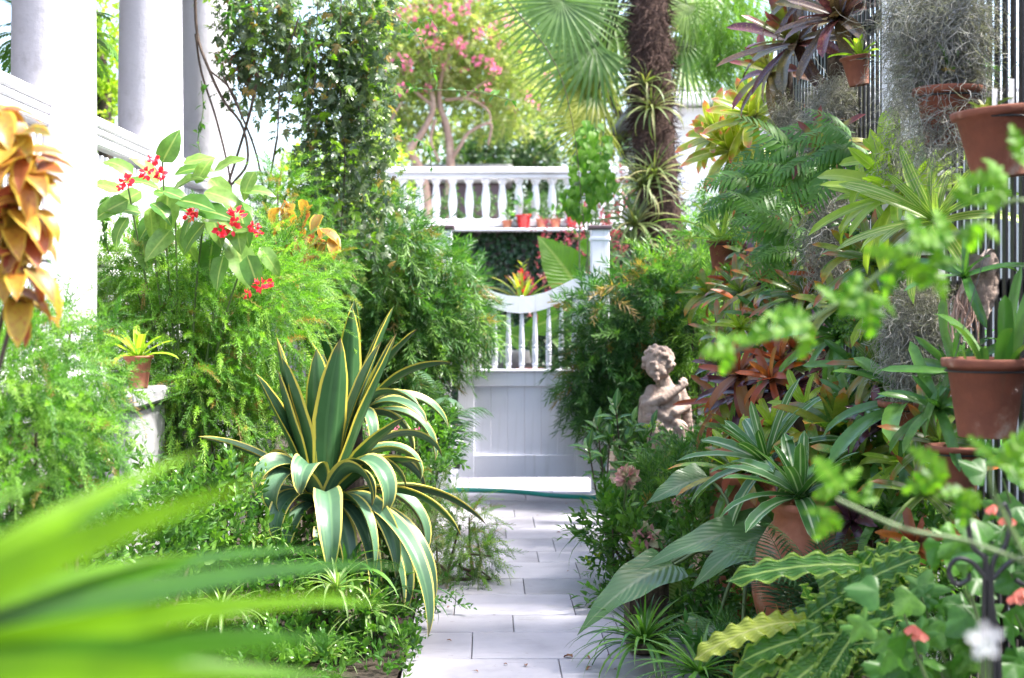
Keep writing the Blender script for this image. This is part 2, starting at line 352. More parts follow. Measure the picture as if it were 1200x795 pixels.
for i in range(4):
    ys = sorted(CY); y0, y1 = ys[i]+.17, ys[i+1]-.17; L = y1-y0; yc = (y0+y1)/2
    for nm, sx, sz, z in (('cap_rail', .10, .05, 2.315), ('cap_moulding', .085, .035, 2.272), ('top_rail', .07, .05, 2.23), ('middle_rail', .09, .06, 1.66), ('middle_moulding', .06, .05, 1.603), ('bottom_rail', .08, .08, 1.15)):
        put(nm, bevel_box(nm, sx, L, sz, M['white'], .008), (CX, yc, z), por)
    n = int(L/.088)
    for k in range(n):
        yy = y0+(k+.5)*L/n; put('slat', slat, (CX, yy, 1.925), por); put('slat', slatlo, (CX, yy, 1.385), por)
# ------------------------------------------------------------------ house wall behind porch
hw = thing('house_wall', 'white clapboard house wall behind the porch columns', 'wall', (-4.35, 6, 0))
MB().add(*box(-4.45, 6.4, 2.6, .2, 12.2, 5.2)).obj('backing', M['housewhite'], hw, smooth=False)
cb = bevel_box('clapboard', .03, 12.2, .165, M['housewhite'], .004)
for k in range(20):
    o = put('clapboard', cb, (-4.335, 6.4, 1.15+k*.16), hw); o.rotation_euler.y = -.09
# ------------------------------------------------------------------ gate
GY = 10.7
def gx(px): return (px-VX)/FPX*GY
def gz(py): return EYE-(py-VY)/FPX*GY
gate = thing('garden_gate', 'white wooden gate with scooped top rail, turned spindles and boarded panel', 'gate', ((gx(537)+gx(693))/2, GY, 0))
xl, xr = gx(537), gx(692); zb, zt = gz(559), gz(434)
stiles = []
for xc, w in ((xl+.06, .12), (xr-.06, .12)):
    stiles.append(None); stiles[-1] = put('stile', bevel_box('stile', w, .05, gz(330)-zb, M['gatewhite'], .004), (xc, GY, (gz(330)+zb)/2), gate)
iw = xr-xl-.24; xm = (xl+xr)/2
put('bottom_rail', bevel_box('bottom_rail', iw, .046, gz(533)-zb, M['gatewhite'], .004), (xm, GY, (gz(533)+zb)/2), gate)
put('lock_rail', bevel_box('lock_rail', iw, .046, gz(436)-gz(453), M['gatewhite'], .004), (xm, GY, (gz(436)+gz(453))/2), gate)
put('rail_ledge', bevel_box('rail_ledge', iw, .085, .02, M['gatewhite'], .005), (xm, GY, gz(436)+.011), gate)
bd = bevel_box('plank', iw/6-.0012, .018, gz(453)-gz(533), M['gatewhite'], .0016)
for k in range(6): put('plank', bd, (xl+.12+iw*(k+.5)/6, GY+.008, (gz(453)+gz(533))/2), gate)
sp = lathe_mesh('spindle', [(0, 0), (.019, 0), (.019, .035), (.0235, .04), (.0235, .05), (.019, .055), (.021, .065), (.0225, .12), (.0225, .165), (.019, .17), (.0235, .176), (.0235, .186), (.019, .19), (.0215, .2), (.02, .26), (.015, .4), (.012, .47), (.012, .56)], M['gatewhite'], 14)
for px in (561, 580, 596, 611.5, 627, 643, 658, 673): put('spindle', sp, (gx(px), GY, gz(434)), gate)
xs = np.linspace(xl, xr, 33); pxs = xs/GY*FPX+VX
top = np.interp(pxs, [537, 550, 565, 580, 595, 610, 625, 640, 655, 668, 680, 692], [318, 325, 335, 342.5, 346.5, 348, 346.5, 342.5, 336, 329, 324.5, 322]); top = gz(top); bot = top-.125
V = []; F = []
for x, a, b in zip(xs, top, bot):
    for yy in (GY-.028, GY+.028): V += [(x, yy, b), (x, yy, a)]
for i in range(32):
    q = 4*i; F += [(q, q+4, q+5, q+1), (q+2, q+3, q+7, q+6), (q+1, q+5, q+7, q+3), (q, q+2, q+6, q+4)]
F += [(0, 1, 3, 2), (128, 130, 131, 129)]
cr = MB().add(V, F).obj('scooped_rail', M['gatewhite'], gate, smooth=False)
put('latch', bevel_box('latch', .022, .03, .12, M['metal'], .004), (xr+.018, GY-.03, gz(549)), stiles[1])
for k, z in enumerate((gz(545), gz(452))): put('hinge', bevel_box('hinge', .05, .012, .05, M['metal'], .003), (xl-.01, GY-.032, z), stiles[0])
for px, lab in ((519, 'white square gate post standing in feathery shrub on hinge side of gate'), (703, 'white square gate post with dark cap beside gate latch')):
    p = thing('gate_post', lab, 'post', (gx(px), GY, 0))
    q_ = put('shaft', bevel_box('shaft', .135, .135, 2.0, M['gatewhite'], .006), (gx(px), GY+.02, 1.0), p)
    put('cap', bevel_box('cap', .175, .175, .03, M['copper'], .006), (gx(px), GY+.02, 2.016), p)
    put('neck_moulding', bevel_box('neck_moulding', .15, .15, .03, M['gatewhite'], .006), (gx(px), GY+.02, 1.93), q_)
hp = spline([at(470, 580, 10.1), at(520, 568, 10.2), at(562, 565, 10.25), at(600, 568, 10.25), at(650, 573, 10.15), at(690, 570, 10.2), at(712, 566, 10.25), (1.05, 10.45, .1), (1.2, 10.3, .05)], 60)
hp[:, 2] = np.interp(np.arange(60), [0, 10, 25, 38, 50, 59], [.05, .105, .085, .05, .10, .06])
tag(MB().add(*tube(hp, .0165, 12)).obj('garden_hose', M['hose']), 'teal garden hose lying across the path before the gate', 'hose')
# ------------------------------------------------------------------ fence on the neighbour's side
FX = 1.78
fen = thing('picket_fence', 'tall black picket fence hung with plants, light showing between pickets', 'fence', (FX, 7, 0))
pk = bevel_box('picket', .009, .036, 3.5, M['iron'], .002); y = 2.6
while y < 8.75: put('picket', pk, (FX, y, 1.77), fen); y += .076
for z in (.35, 1.5, 2.75): put('fence_rail', bevel_box('fence_rail', .04, 6.2, .07, M['iron'], .004), (FX+.028, 5.7, z), fen)
for yy in (2.7, 4.4, 7.2, 8.8): put('fence_post', bevel_box('fence_post', .1, .1, 3.6, M['iron'], .006), (FX+.1, yy, 1.8), fen)
wp = thing('white_pillar', 'white stucco pillar standing in the black fence behind spanish moss', 'pillar', (FX-.02, 5.85, 0))
put('shaft', bevel_box('shaft', .10, .62, 3.3, M['white'], .01), (FX-.02, 5.85, 1.66), wp)
put('plinth', bevel_box('plinth', .16, .7, .3, M['white'], .012), (FX-.02, 5.85, .16), wp)
nw = thing('neighbour_wall', 'pale neighbouring house wall seen through the fence pickets', 'wall', (3.7, 7, 0))
put('wall_face', bevel_box('wall_face', .2, 16, 2.7, M['neighbour'], .01), (3.9, 9, 1.35), nw)
put('coping', bevel_box('coping', .3, 16.1, .08, M['neighbour'], .01), (3.9, 9, 2.742), nw)
# ------------------------------------------------------------------ terrace with balustrade, hedge wall
TY = 18.0
def tx(px): return (px-VX)/FPX*TY
def tz(py): return EYE-(py-VY)/FPX*TY
ter = thing('terrace', 'raised terrace wall carrying the white balustrade', 'terrace', (1, 20, 0))
put('retaining_wall', bevel_box('retaining_wall', 9, 6, tz(266), M['stucco'], .02), (tx(600), TY+3.0, tz(266)/2), ter)
bal = thing('terrace_balustrade', 'white balustrade with vase shaped balusters along the terrace edge', 'balustrade', (tx(570), TY, tz(266)))
x0, x1 = tx(425), tx(735); xm = (x0+x1)/2
put('hand_rail', bevel_box('hand_rail', x1-x0, .24, .075, M['white'], .012), (xm, TY, tz(200.5)), bal)
put('rail_moulding', bevel_box('rail_moulding', x1-x0, .17, .06, M['white'], .012), (xm, TY, tz(207)), bal)
put('base_rail', bevel_box('base_rail', x1-x0, .26, .09, M['white'], .012), (xm, TY, tz(262)), bal)
hh = tz(209.5)-tz(258.5)
bpf = [(0, 0), (.08, 0), (.08, .05), (.052, .07), (.048, .1), (.056, .2), (.068, .36), (.07, .45), (.062, .6), (.045, .8), (.042, .86), (.062, .89), (.062, .92), (.075, .93), (.08, 1), (0, 1)]
bm_ = lathe_mesh('baluster', [(r*.8, z*hh) for r, z in bpf], M['white'], 20)
for k in range(16): put('baluster', bm_, (tx(433.5+k*19.4), TY, tz(258.5)), bal)
# clay and red pots on the base rail
def pot_mesh(name, r, h, mat, rim=.12, taper=.68, lip=1.09, soil=.86):
    return lathe_mesh(name, [(0, .004), (r*taper, 0), (r*taper*1.02, .004), (r*.955, h*(1-rim)), (r*lip, h*(1-rim)+.003), (r*lip*1.015, h*(1-rim)+.01), (r*lip*1.03, h-.006), (r*lip*1.01, h), (r*.93, h), (r*.9, h*.97), (r*.86, h*soil), (0, h*soil)], mat, 36)
def pot_thing(name, label, p, r, h, mat, group=None, cat='pot', **k):
    t = thing(name, label, cat, p, group)
    put('pot_body', pot_mesh('pot_body', r, h, mat, **k), p, t)
    so = lathe_mesh('soil', [(0, h*.9), (r*.4, h*.91), (r*.87, h*.885)], M['pebbles'], 24); put('soil', so, p, t)
    return t
# house behind palm
hs = thing('white_house', 'white clapboard house with cornice behind the palm trunk', 'house', (6, 24, 0))
hx0, hy0 = at(828, 0, 22)[0], 22.0; hx0 = at(775, 0, 22)[0]
put('wall_body', bevel_box('wall_body', 6, 7, 4.55, M['housewhite'], .02), (hx0+3.0, hy0+3.6, 2.275), hs)
put('roof', bevel_box('roof', 6.7, 7.6, .12, M['stone'], .02), (hx0+3.0, hy0+3.5, 4.68), hs)
sb = bevel_box('clapboard', 6.0, .03, .19, M['housewhite'], .004)
for k in range(23):
    o = put('clapboard', sb, (hx0+3.0, hy0+.085, .2+k*.18), hs); o.rotation_euler.x = .07
zc = EYE+(355-128)/FPX*22
for nm, sx, sz, dz, pr in (('cornice', 6.6, .16, .12, .5), ('frieze', 6.2, .3, -.13, .16)):
    put(nm, bevel_box(nm, sx, pr, sz, M['housewhite'], .02), (hx0+3.0, hy0+.06-pr/2+.02, zc+dz), hs)
for k in range(7): put('bracket', bevel_box('bracket', .12, .3, .3, M['housewhite'], .02), (hx0+.15+k*.7, hy0-.17, zc-.1), hs)
for k in range(3):
    wx = hx0+1.0+k*1.7; w_ = put('window_frame', bevel_box('window_frame', .95, .1, 1.6, M['housewhite'], .02), (wx, hy0+.05, 2.2), hs)
    put('pane', bevel_box('pane', .75, .03, 1.4, M['metal'], .004), (wx, hy0-.016, 2.2), w_)
# ------------------------------------------------------------------ plant tools
UP = np.array([0, 0, 1.])
def blobs_px(spec):
    """(px, py, Y, rx_px, ry_px, depth_m) -> centres and radii in metres"""
    return [(at(a, b, Y), np.array([m_(rx, Y), d, m_(ry, Y)])) for a, b, Y, rx, ry, d in spec]
def in_blobs(bl, n, shell=.55):
    """points in a union of ellipsoids, more of them near the skin; returns points and outward normals"""
    vol = np.array([r.prod()**(2/3) for c, r in bl]); k = R.choice(len(bl), n, p=vol/vol.sum())
    d = unit(R.normal(size=(n, 3))); rad = np.where(R.random(n) < shell, R.uniform(.82, 1.08, n), R.random(n)**(1/2.2))
    rad *= 1+.13*np.sin(d[:, 0]*7+k)*np.cos(d[:, 2]*6+k*2)
    C = np.array([b[0] for b in bl])[k]; Q = np.array([b[1] for b in bl])[k]
    return C+d*Q*rad[:, None], unit(d/Q), rad
def scatter(mb, tpls, P, D, size, jit=.35, nrm=None, zmin=.03):
    D = unit(D+R.normal(0, jit, D.shape)); N = (np.tile(UP, (len(P), 1)) if nrm is None else nrm)+R.normal(0, .45, P.shape)
    ok = P[:, 2] > zmin; P, D, N = P[ok], D[ok], N[ok]
    Mx = frames(D, N); s = size*R.uniform(.7, 1.25, len(P)); k = R.integers(0, len(tpls), len(P))
    for i, t in enumerate(tpls):
        q = k == i; mb.batch(t, Mx[q]*s[q][:, None, None], P[q])
    return mb
def grow(name, label, cat, spec, tpls, n, size, mat, dirf=(1., .2, 0.), shell=.6, stems=8, stem_mat=None, root=None, group=None, jit=.35, stem_r=.012, part='foliage'):
    """a bushy plant: stems from its root into the mass + foliage filling the mass"""
    bl = blobs_px(spec); P, Nn, rad = in_blobs(bl, n, shell)
    D = Nn*dirf[0]+UP*dirf[1]+np.array([0, -1, 0])*dirf[2]
    c0 = np.mean([c for c, r in bl], 0)
    if root is None: root = (c0[0], c0[1]+.05, .03)
    t = thing(name, label, cat, root, group)
    scatter(MB(), tpls, P, D, size, jit).obj(part, mat, t, smooth=False, kind='stuff')
    for i in range(stems):
        c, r = bl[i % len(bl)]; e = c+R.uniform(-.5, .5, 3)*r
        a = np.array(root)+np.append(R.normal(0, .04, 2), 0); mid = a*.5+e*.5+R.normal(0, .05, 3)
        MB().add(*tube(spline([a, mid, e], 10), [stem_r, stem_r*.35], 5)).obj('stem', stem_mat or M['twig'], t)
    return t
def quadleaf(L, w, fold=.0):
    V = np.array([[0, 0, 0], [-w/2, L*.45, fold*w], [w/2, L*.45, fold*w], [0, L, 0]]); return V, np.array([[0, 2, 3, 1]]), np.array([[.5, 0], [0, .5], [1, .5], [.5, 1]])
def sprig(L, n, nl, nw, ang, whorl=True, droop=.5, flat=0., leaf=None, taper=.5, stemw=.004):
    """twig along +Y with leaves leaving at angle ang"""
    parts = []; s = np.linspace(0, 1, n)
    cy = lambda q: np.array([0, L*q*(1-.1*q), -droop*L*q*q])
    tw = strip(L, stemw, 'grass', 0, droop*1.1, 1, 4, 1, 0.); parts.append(tw)
    lf = leaf or quadleaf(1, nw/nl, .15)
    for i, q in enumerate(s):
        az = (2.4*i if whorl else (math.pi*(i % 2)))+R.normal(0, .25); an = ang*(1-.35*q)+R.normal(0, .15)
        side = np.array([math.cos(az), 0, math.sin(az)*(1-flat)])
        d = np.array([0, 1, -2*droop*q*.8])*math.cos(an)+side*math.sin(an)
        parts.append(xf(lf, fr1(d, np.array([0, .25, 1])+R.normal(0, .3, 3)), cy(q), nl*(1-taper*abs(q-.35))*R.uniform(.8, 1.2)))
    return tpl_join(parts)
ASP = [sprig(1, 60, .16, .032, 1.0, True, d, stemw=.014, taper=.6) for d in (.25, .5, .8)]             # foxtail asparagus, unit length
HEATH = [sprig(1, 36, .22, .024, .7, True, d, stemw=.014) for d in (.3, .7)]
PODO = [sprig(1, 28, .42, .052, .85, True, d, stemw=.02) for d in (.25, .5, .8)]                       # narrow leaves
BAMB = [sprig(1, 12, .5, .06, .8, False, d, .6, stemw=.02) for d in (.4, .8)]
lf6 = strip(1, .42, 'lance', .15, .5, 1, 4, 2, .2)
ov6 = strip(1, .6, 'ovate', .15, .6, 1, 4, 2, .2)
BROAD = [sprig(1, 7, .42, .2, .9, True, .3, leaf=lf6, stemw=.03), sprig(1, 9, .38, .2, .8, True, .1, leaf=lf6, stemw=.03)]
OVAL = [sprig(1, 8, .34, .2, .9, True, .3, leaf=ov6, stemw=.03)]
def pinnate5():
    return tpl_join([xf(lf6, fr1((math.sin(a), math.cos(a), -.15), (0, 0, 1)), (0, .2+.15*(k//2), 0), s) for k, (a, s) in enumerate(((-1.1, .5), (1.1, .5), (-.6, .6), (.6, .6), (0, .75)))]+[strip(.5, .03, 'grass', 0, 0, 1, 1, 1, 0)])
PIN = [pinnate5()]
TINYLEAF = [quadleaf(1, .6, .15)]
def frond(L, pairs, pl, pw, bend, a0=.4, sub=0, prof='tri', droop=.25, leafseg=3):
    """fern or palm frond along +Y"""
    parts = [strip(L, L*.014, 'grass', a0, bend, 1.2, 10, 1, 0.)]
    for i in range(pairs):
        q = .1+.88*i/pairs; th = a0-bend*q**1.2
        ss = np.linspace(0, q, 12); tt = a0-bend*ss**1.2; y = np.trapz(np.cos(tt), ss)*L; z = np.trapz(np.sin(tt), ss)*L
        ln = pl*(1-q)**.8*(.55+1.2*min(q, .35)) if prof == 'tri' else pl*(1-.75*abs(q-.4)**1.5)
        for sgn in (-1, 1):
            an = 1.05-.35*q+R.normal(0, .06); dd = np.array([sgn*math.sin(an), math.cos(an)*math.cos(th), math.cos(an)*math.sin(th)-droop*.4])
            nn = np.array([0, -math.sin(th), math.cos(th)])+R.normal(0, .12, 3)
            if sub:
                pp = []
                for k in range(sub):
                    qq = .06+.92*k/sub; l2 = .30*(1-qq)**.5+.06
                    for s2 in (-1, 1): pp.append(xf(quadleaf(1, .62, .1), fr1((s2*.8, .6, -.1), (0, 0, 1)), (0, qq, -.18*qq*qq), l2))
                pp.append(quadleaf(1, .03)); pn = tpl_join(pp); parts.append(xf(pn, fr1(dd, nn), (0, y, z), ln))
            else:
                parts.append(xf(strip(1, pw/pl, 'lance', .1, droop*2, 1, leafseg, 2, .15), fr1(dd, nn), (0, y, z), ln))
    return tpl_join(parts)
def tmesh(name, t, mat, smooth=True): return MB().batch(t, np.eye(3)[None], np.zeros((1, 3)), np.array([.5])).mesh(name, mat, smooth)
def place(name, me, parent, p, d, n=(0, -.5, .85), s=1.0):
    f = fr1(d, n); return link(name, me, parent, mat4(f[:, 0], f[:, 1], f[:, 2], p, s))
def screen_dir(deg, toward=0.): a = math.radians(deg); return unit(np.array([math.cos(a), -toward, math.sin(a)]))
def rosette(name, label, cat, base, n, L, Wd, mats, el=(80, 5), bend=(.2, 1.1), axis=(0, 0, 1), prof='strap', fold=.35, wave=0., wn=4, ns=9, nc=4, inner=.6, group=None, root=None, jitter=.12, part='leaf', az=None, p=1.4, into=None, thick=0., flat=0.):
    """spiral of strap leaves; mats run from the heart to the outer leaves"""
    t = into or thing(name, label, cat, root if root is not None else base, group)
    nv = 6; mats = mats if isinstance(mats, (list, tuple)) else [mats]; ms = []
    for v in range(nv):
        q = v/(nv-1)
        ms.append([MB().add(*strip(1, Wd/L, prof, 0, (bend[0]+(bend[1]-bend[0])*q)*f, p, ns, nc, fold, wave, wn, thick=thick/L, side=sd)).mesh(part, mats[min(len(mats)-1, int(q*len(mats)))]) for f, sd in ((.8, .05), (1.15, -.06))])
    ax = fr1(axis, (0, .3, 1) if abs(axis[2]) < .8 else (0, 1, 0)); ax = np.stack([ax[:, 0], ax[:, 2], ax[:, 1]], 1)   # z column = axis
    if np.linalg.det(ax) < 0: ax[:, 0] *= -1
    for i in range(n):
        q = i/(n-1); a = (2.39996*i if az is None else rnd.uniform(*az))+rnd.gauss(0, jitter)
        e = math.radians(el[0]+(el[1]-el[0])*q**.8)+rnd.gauss(0, jitter*.7)
        d = ax @ np.array([math.cos(a)*math.cos(e), math.sin(a)*math.cos(e), math.sin(e)]); nn = ax @ np.array([-math.cos(a)*math.sin(e), -math.sin(a)*math.sin(e), math.cos(e)])
        s = L*(inner+(1-inner)*min(1, q*2.2))*rnd.uniform(.85, 1.12)
        f = fr1(d, nn); link(part, ms[min(nv-1, int(q*nv))][i % 2], t, mat4(f[:, 0], f[:, 1], f[:, 2], np.array(base)+ax[:, 2]*.02*L*(1-q), s))
    return t
def moss(name, label, spec, n, seg=14, ln=(.1, .28), w=.0028, core=None):
    """spanish moss: curling grey threads"""
    bl = blobs_px(spec); P, _, _ = in_blobs(bl, n, .5); t = thing(name, label, 'moss', bl[0][0]+[0, 0, bl[0][1][2]])
    Lh = R.uniform(*ln, n)/seg; d = unit(R.normal(size=(n, 3))*[1, 1, .5]); pts = [P]; cur = R.normal(size=(n, 3))
    for i in range(seg):
        cur = cur*.5+R.normal(size=(n, 3))*.8; d = unit(d*.6+cur*.6+np.array([0, 0, -.32])); pts.append(pts[-1]+d*Lh[:, None])
    Q = np.stack(pts, 1); wd = unit(np.cross(np.gradient(Q, axis=1), R.normal(size=(n, 1, 3))))*w/2*np.linspace(1, .5, seg+1)[None, :, None]
    V = np.stack([Q-wd, Q+wd], 2).reshape(-1, 3); b = (np.arange(n)*(seg+1)*2)[:, None]+(np.arange(seg)*2)[None]
    F = np.stack([b, b+1, b+3, b+2], -1).reshape(-1, 4)
    MB().add(V, F, None, np.repeat(R.random(n), (seg+1)*2)).obj('strands', M['moss'], t, smooth=False, kind='stuff')
    if core is not None:
        P0, P1, r = core; pp = spline([P0, (np.array(P0)+P1)/2+[.01, .01, 0], P1], 8); MB().add(*tube(pp, r, 9)).obj('mounting_log', M['bark'], t)
    return t
def blossom(mb, p, r, n, tpl, jit=1.):
    d = unit(R.normal(size=(n, 3))); mb.batch(tpl, frames(d, R.normal(size=(n, 3)))*(r*R.uniform(.6, 1.1, n))[:, None, None], np.asarray(p)+d*r*.35*jit); return mb
PET = strip(1, .8, 'ovate', .4, .9, 1, 3, 2, .3)
# ------------------------------------------------------------------ plant materials
M['asp'] = leafm('asparagus_green', [(.06, .15, .03), (.12, .27, .045), (.20, .37, .06), (.33, .46, .10)], rough=.45, tr=.4, dead=(.30, .20, .07))
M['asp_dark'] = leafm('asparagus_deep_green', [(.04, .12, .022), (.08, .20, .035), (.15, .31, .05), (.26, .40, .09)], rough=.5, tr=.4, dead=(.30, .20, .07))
M['heath'] = leafm('dull_green_wisps', [(.06, .13, .035), (.11, .19, .055), (.17, .20, .07)], rough=.5, tr=.35, dead=(.30, .20, .07))
M['podo'] = leafm('narrow_leaf_green', [(.04, .115, .035), (.085, .20, .05), (.19, .31, .075)], rough=.38, tr=.35, dead=(.30, .20, .07))
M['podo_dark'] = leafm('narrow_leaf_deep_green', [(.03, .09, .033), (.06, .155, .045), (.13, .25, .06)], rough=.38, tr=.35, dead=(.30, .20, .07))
M['bamb'] = leafm('bright_bamboo_green', [(.11, .22, .035), (.20, .33, .05)], rough=.4, tr=.45)
M['vine'] = leafm('jasmine_dark_green', [(.06, .10, .055), (.10, .15, .08), (.22, .26, .18)], rough=.25, tr=.35, spec=.45, dead=(.30, .20, .07))
M['lush'] = leafm('lush_green', [(.04, .12, .025), (.08, .19, .035), (.13, .26, .045)], rough=.3, tr=.35)
M['glossy'] = leafm('glossy_green', [(.04, .115, .025), (.08, .19, .035), (.15, .28, .05)], rough=.3, tr=.3, spec=.4)
M['lime'] = leafm('lime_green', [(.16, .30, .03), (.26, .40, .05)], rough=.35, tr=.45)
M['fig'] = leafm('creeping_fig_green', [(.02, .06, .025), (.04, .10, .035)], rough=.35, tr=.2)
M['pale'] = leafm('haze_paled_green', [(.20, .27, .09), (.32, .36, .16), (.40, .38, .22)], rough=.5, tr=.5)  # leaf colour bleached to stand in for background haze and backlight
M['yellowgreen'] = leafm('yellow_green', [(.22, .34, .04), (.36, .44, .06)], rough=.45, tr=.5)
M['tree_dark'] = leafm('evergreen_leaf', [(.05, .10, .04), (.09, .16, .06)], rough=.4, tr=.35)
M['pinkfl'] = leafm('pink_blossom', [(.70, .16, .30), (.80, .30, .42)], rough=.6, tr=.45, ttint=(1.1, 1, 1.1))
M['redfl'] = leafm('red_begonia', [(.75, .015, .04), (.85, .06, .10)], rough=.45, tr=.35, ttint=(1.2, 1.05, .9))
M['redleaf'] = leafm('crimson_leaf', [(.25, .03, .05), (.42, .07, .10), (.3, .12, .10)], rough=.4, tr=.35, ttint=(1.2, 1.05, .9))
M['magenta'] = leafm('magenta_flower', [(.65, .03, .38), (.75, .10, .45)], rough=.5, tr=.35, ttint=(1.2, 1.05, .9))
M['coral'] = leafm('coral_flower', [(.75, .22, .16), (.8, .30, .22)], src='obj', rough=.5, tr=.35, ttint=(1.2, 1.05, .9))
M['pinkpale'] = leafm('hydrangea_pink', [(.55, .24, .26), (.42, .34, .22), (.30, .38, .18)], rough=.6, tr=.2, ttint=(1.2, 1.05, .9))
M['moss'] = leafm('spanish_moss', [(.15, .145, .135), (.30, .29, .275), (.46, .45, .42)], rough=.9, tr=.15, spec=.1)
M['agave'] = leafm('agave_blade', [(.045, .12, .045), (.065, .15, .06)], 'obj', tip=(.20, .12, .06), tip0=.9, edge=(.62, .52, .08), edge_w=.165, stripe=((.06, .145, .055), 21., .6), rough=.36, tr=.08, spec=.35)
M['agave_pale'] = leafm('agave_blade_pale_back', [(.07, .15, .085), (.10, .185, .11)], 'obj', tip=(.20, .12, .06), tip0=.9, edge=(.64, .56, .14), edge_w=.17, stripe=((.10, .19, .095), 18., .6), rough=.36, tr=.08, spec=.35)
M['begonia'] = leafm('begonia_leaf', [(.07, .17, .035), (.13, .25, .06), (.22, .33, .10)], 'obj', mid=(.28, .36, .12), rough=.28, tr=.35, spec=.36)
M['copper_l'] = leafm('copperleaf', [(.42, .10, .045), (.48, .25, .03), (.40, .33, .04), (.30, .06, .04), (.36, .17, .05), (.16, .19, .04)], 'obj', edge=(.52, .38, .05), edge_w=.22, spots=((.34, .10, .04), 14.), rough=.4, tr=.45, ttint=(1.2, 1.05, .9))
M['palmleaf'] = leafm('fan_palm_leaf', [(.13, .23, .08), (.18, .28, .09), (.24, .33, .10)], 'obj', rough=.42, tr=.4)
M['palmold'] = leafm('yellowing_fan_leaf', [(.24, .31, .09), (.36, .36, .10)], 'obj', root=(.15, .25, .10), rough=.45, tr=.4)
M['epi'] = leafm('grey_green_strap', [(.12, .17, .06), (.20, .24, .09), (.32, .29, .14)], 'obj', rough=.5, tr=.25)
M['brom_purple'] = leafm('purple_bromeliad', [(.09, .028, .04), (.15, .04, .04), (.12, .11, .035), (.07, .035, .04), (.16, .15, .05)], 'obj', spots=((.22, .15, .06), 60.), rough=.25, tr=.2, spec=.6, ttint=(1.2, 1.05, .9))
M['brom_olive'] = leafm('olive_bromeliad', [(.16, .19, .04), (.22, .20, .06)], 'obj', tip=(.18, .05, .05), tip0=.6, rough=.28, tr=.25, spec=.36)
M['brom_gold'] = leafm('gold_green_bromeliad', [(.28, .34, .04), (.38, .40, .06), (.22, .32, .05)], 'obj', tip=(.60, .10, .10), tip0=.80, edge=(.62, .55, .22), edge_w=.12, rough=.28, tr=.35, spec=.36)
M['brom_lime'] = leafm('lime_strap', [(.22, .36, .04), (.32, .42, .06)], 'obj', mid=(.40, .46, .12), rough=.3, tr=.4, spec=.35)
M['brom_cream'] = leafm('cream_striped_strap', [(.16, .30, .06), (.24, .36, .08)], 'obj', stripe=((.48, .50, .22), 25., .5), rough=.32, tr=.4)
M['brom_striped'] = leafm('dark_striped_bromeliad', [(.08, .16, .04), (.14, .22, .05), (.24, .17, .05)], 'obj', tip=(.30, .10, .035), tip0=.72, stripe=((.15, .19, .09), 16., .6), rough=.22, tr=.22, spec=.38)
M['brom_red'] = leafm('red_tipped_bract', [(.55, .08, .03), (.50, .15, .03)], 'obj', rough=.3, tr=.4, ttint=(1.2, 1.05, .9))
M['brom_orange'] = leafm('orange_bromeliad', [(.44, .14, .015), (.34, .075, .015), (.28, .045, .02), (.22, .13, .03)], 'obj', root=(.14, .06, .03), spots=((.25, .06, .02), 45.), rough=.3, tr=.4, ttint=(1.2, 1.05, .9))
M['brom_dark'] = leafm('plum_bromeliad', [(.06, .025, .035), (.10, .035, .05), (.055, .06, .045)], 'obj', rough=.2, tr=.15, spec=.45)
M['varieg'] = leafm('white_striped_leaf', [(.07, .18, .05), (.11, .23, .07)], 'obj', mid=(.45, .52, .32), stripe=((.26, .36, .20), 14., .7), rough=.25, tr=.3, spec=.36)
M['mottled'] = leafm('green_yellow_bromeliad', [(.09, .19, .035), (.13, .23, .04), (.32, .28, .03)], 'obj', spots=((.20, .22, .05), 26.), tip=(.34, .14, .03), tip0=.78, rough=.24, tr=.25, spec=.36)
M['strapdark'] = leafm('dark_strap', [(.05, .135, .035), (.085, .20, .045), (.13, .26, .055)], 'obj', rough=.22, tr=.2, spec=.36)
M['quilt'] = leafm('quilted_leaf', [(.07, .15, .055), (.10, .19, .07)], 'obj', mid=(.16, .22, .12), rough=.28, tr=.15, spec=.45, vein=.22)
M['quilt_back'] = leafm('quilted_leaf_yellow', [(.12, .20, .035), (.16, .24, .045)], 'obj', mid=(.24, .30, .10), rough=.4, tr=.3, vein=.4)
M['wavy'] = leafm('wavy_fern_blade', [(.06, .17, .035), (.10, .22, .045)], 'obj', mid=(.32, .44, .14), edge=(.22, .34, .06), edge_w=.25, rough=.26, tr=.35, spec=.35, vein=.6)
M['wavy_y'] = leafm('yellowing_wavy_blade', [(.30, .38, .06), (.34, .36, .08)], 'obj', mid=(.40, .42, .16), rough=.3, tr=.4, vein=.5)
M['glossy_o'] = leafm('glossy_shrub_leaf', [(.04, .12, .03), (.07, .17, .04), (.12, .23, .06)], 'obj', mid=(.2, .3, .1), rough=.2, tr=.28, spec=.36)
M['fern'] = leafm('fern_green', [(.07, .18, .035), (.11, .25, .045), (.17, .33, .06)], 'obj', rough=.42, tr=.4)
M['cyc'] = leafm('dark_pinnate', [(.035, .09, .04), (.055, .12, .05)], 'obj', rough=.35, tr=.25)
M['bluepalm'] = leafm('blue_green_palm', [(.06, .12, .07), (.09, .16, .09)], 'obj', rough=.35, tr=.25)
M['fore'] = leafm('bright_blade', [(.02, .07, .003), (.045, .13, .003), (.085, .19, .003), (.12, .235, .004)], 'obj', rough=.45, tr=.45, spec=.25)
M['near_fern'] = leafm('bright_lobed_leaf', [(.06, .17, .012), (.10, .24, .014), (.14, .28, .018)], 'obj', mid=(.15, .27, .03), rough=.4, tr=.45, spec=.3, vein=.3)
M['abut'] = leafm('abutilon_leaf', [(.06, .17, .035), (.09, .22, .04), (.14, .28, .05)], 'obj', rough=.4, tr=.4)
M['ear'] = leafm('elephant_ear', [(.12, .26, .03), (.14, .28, .03)], 'obj', mid=(.26, .36, .1), rough=.35, tr=.5, vein=.4)
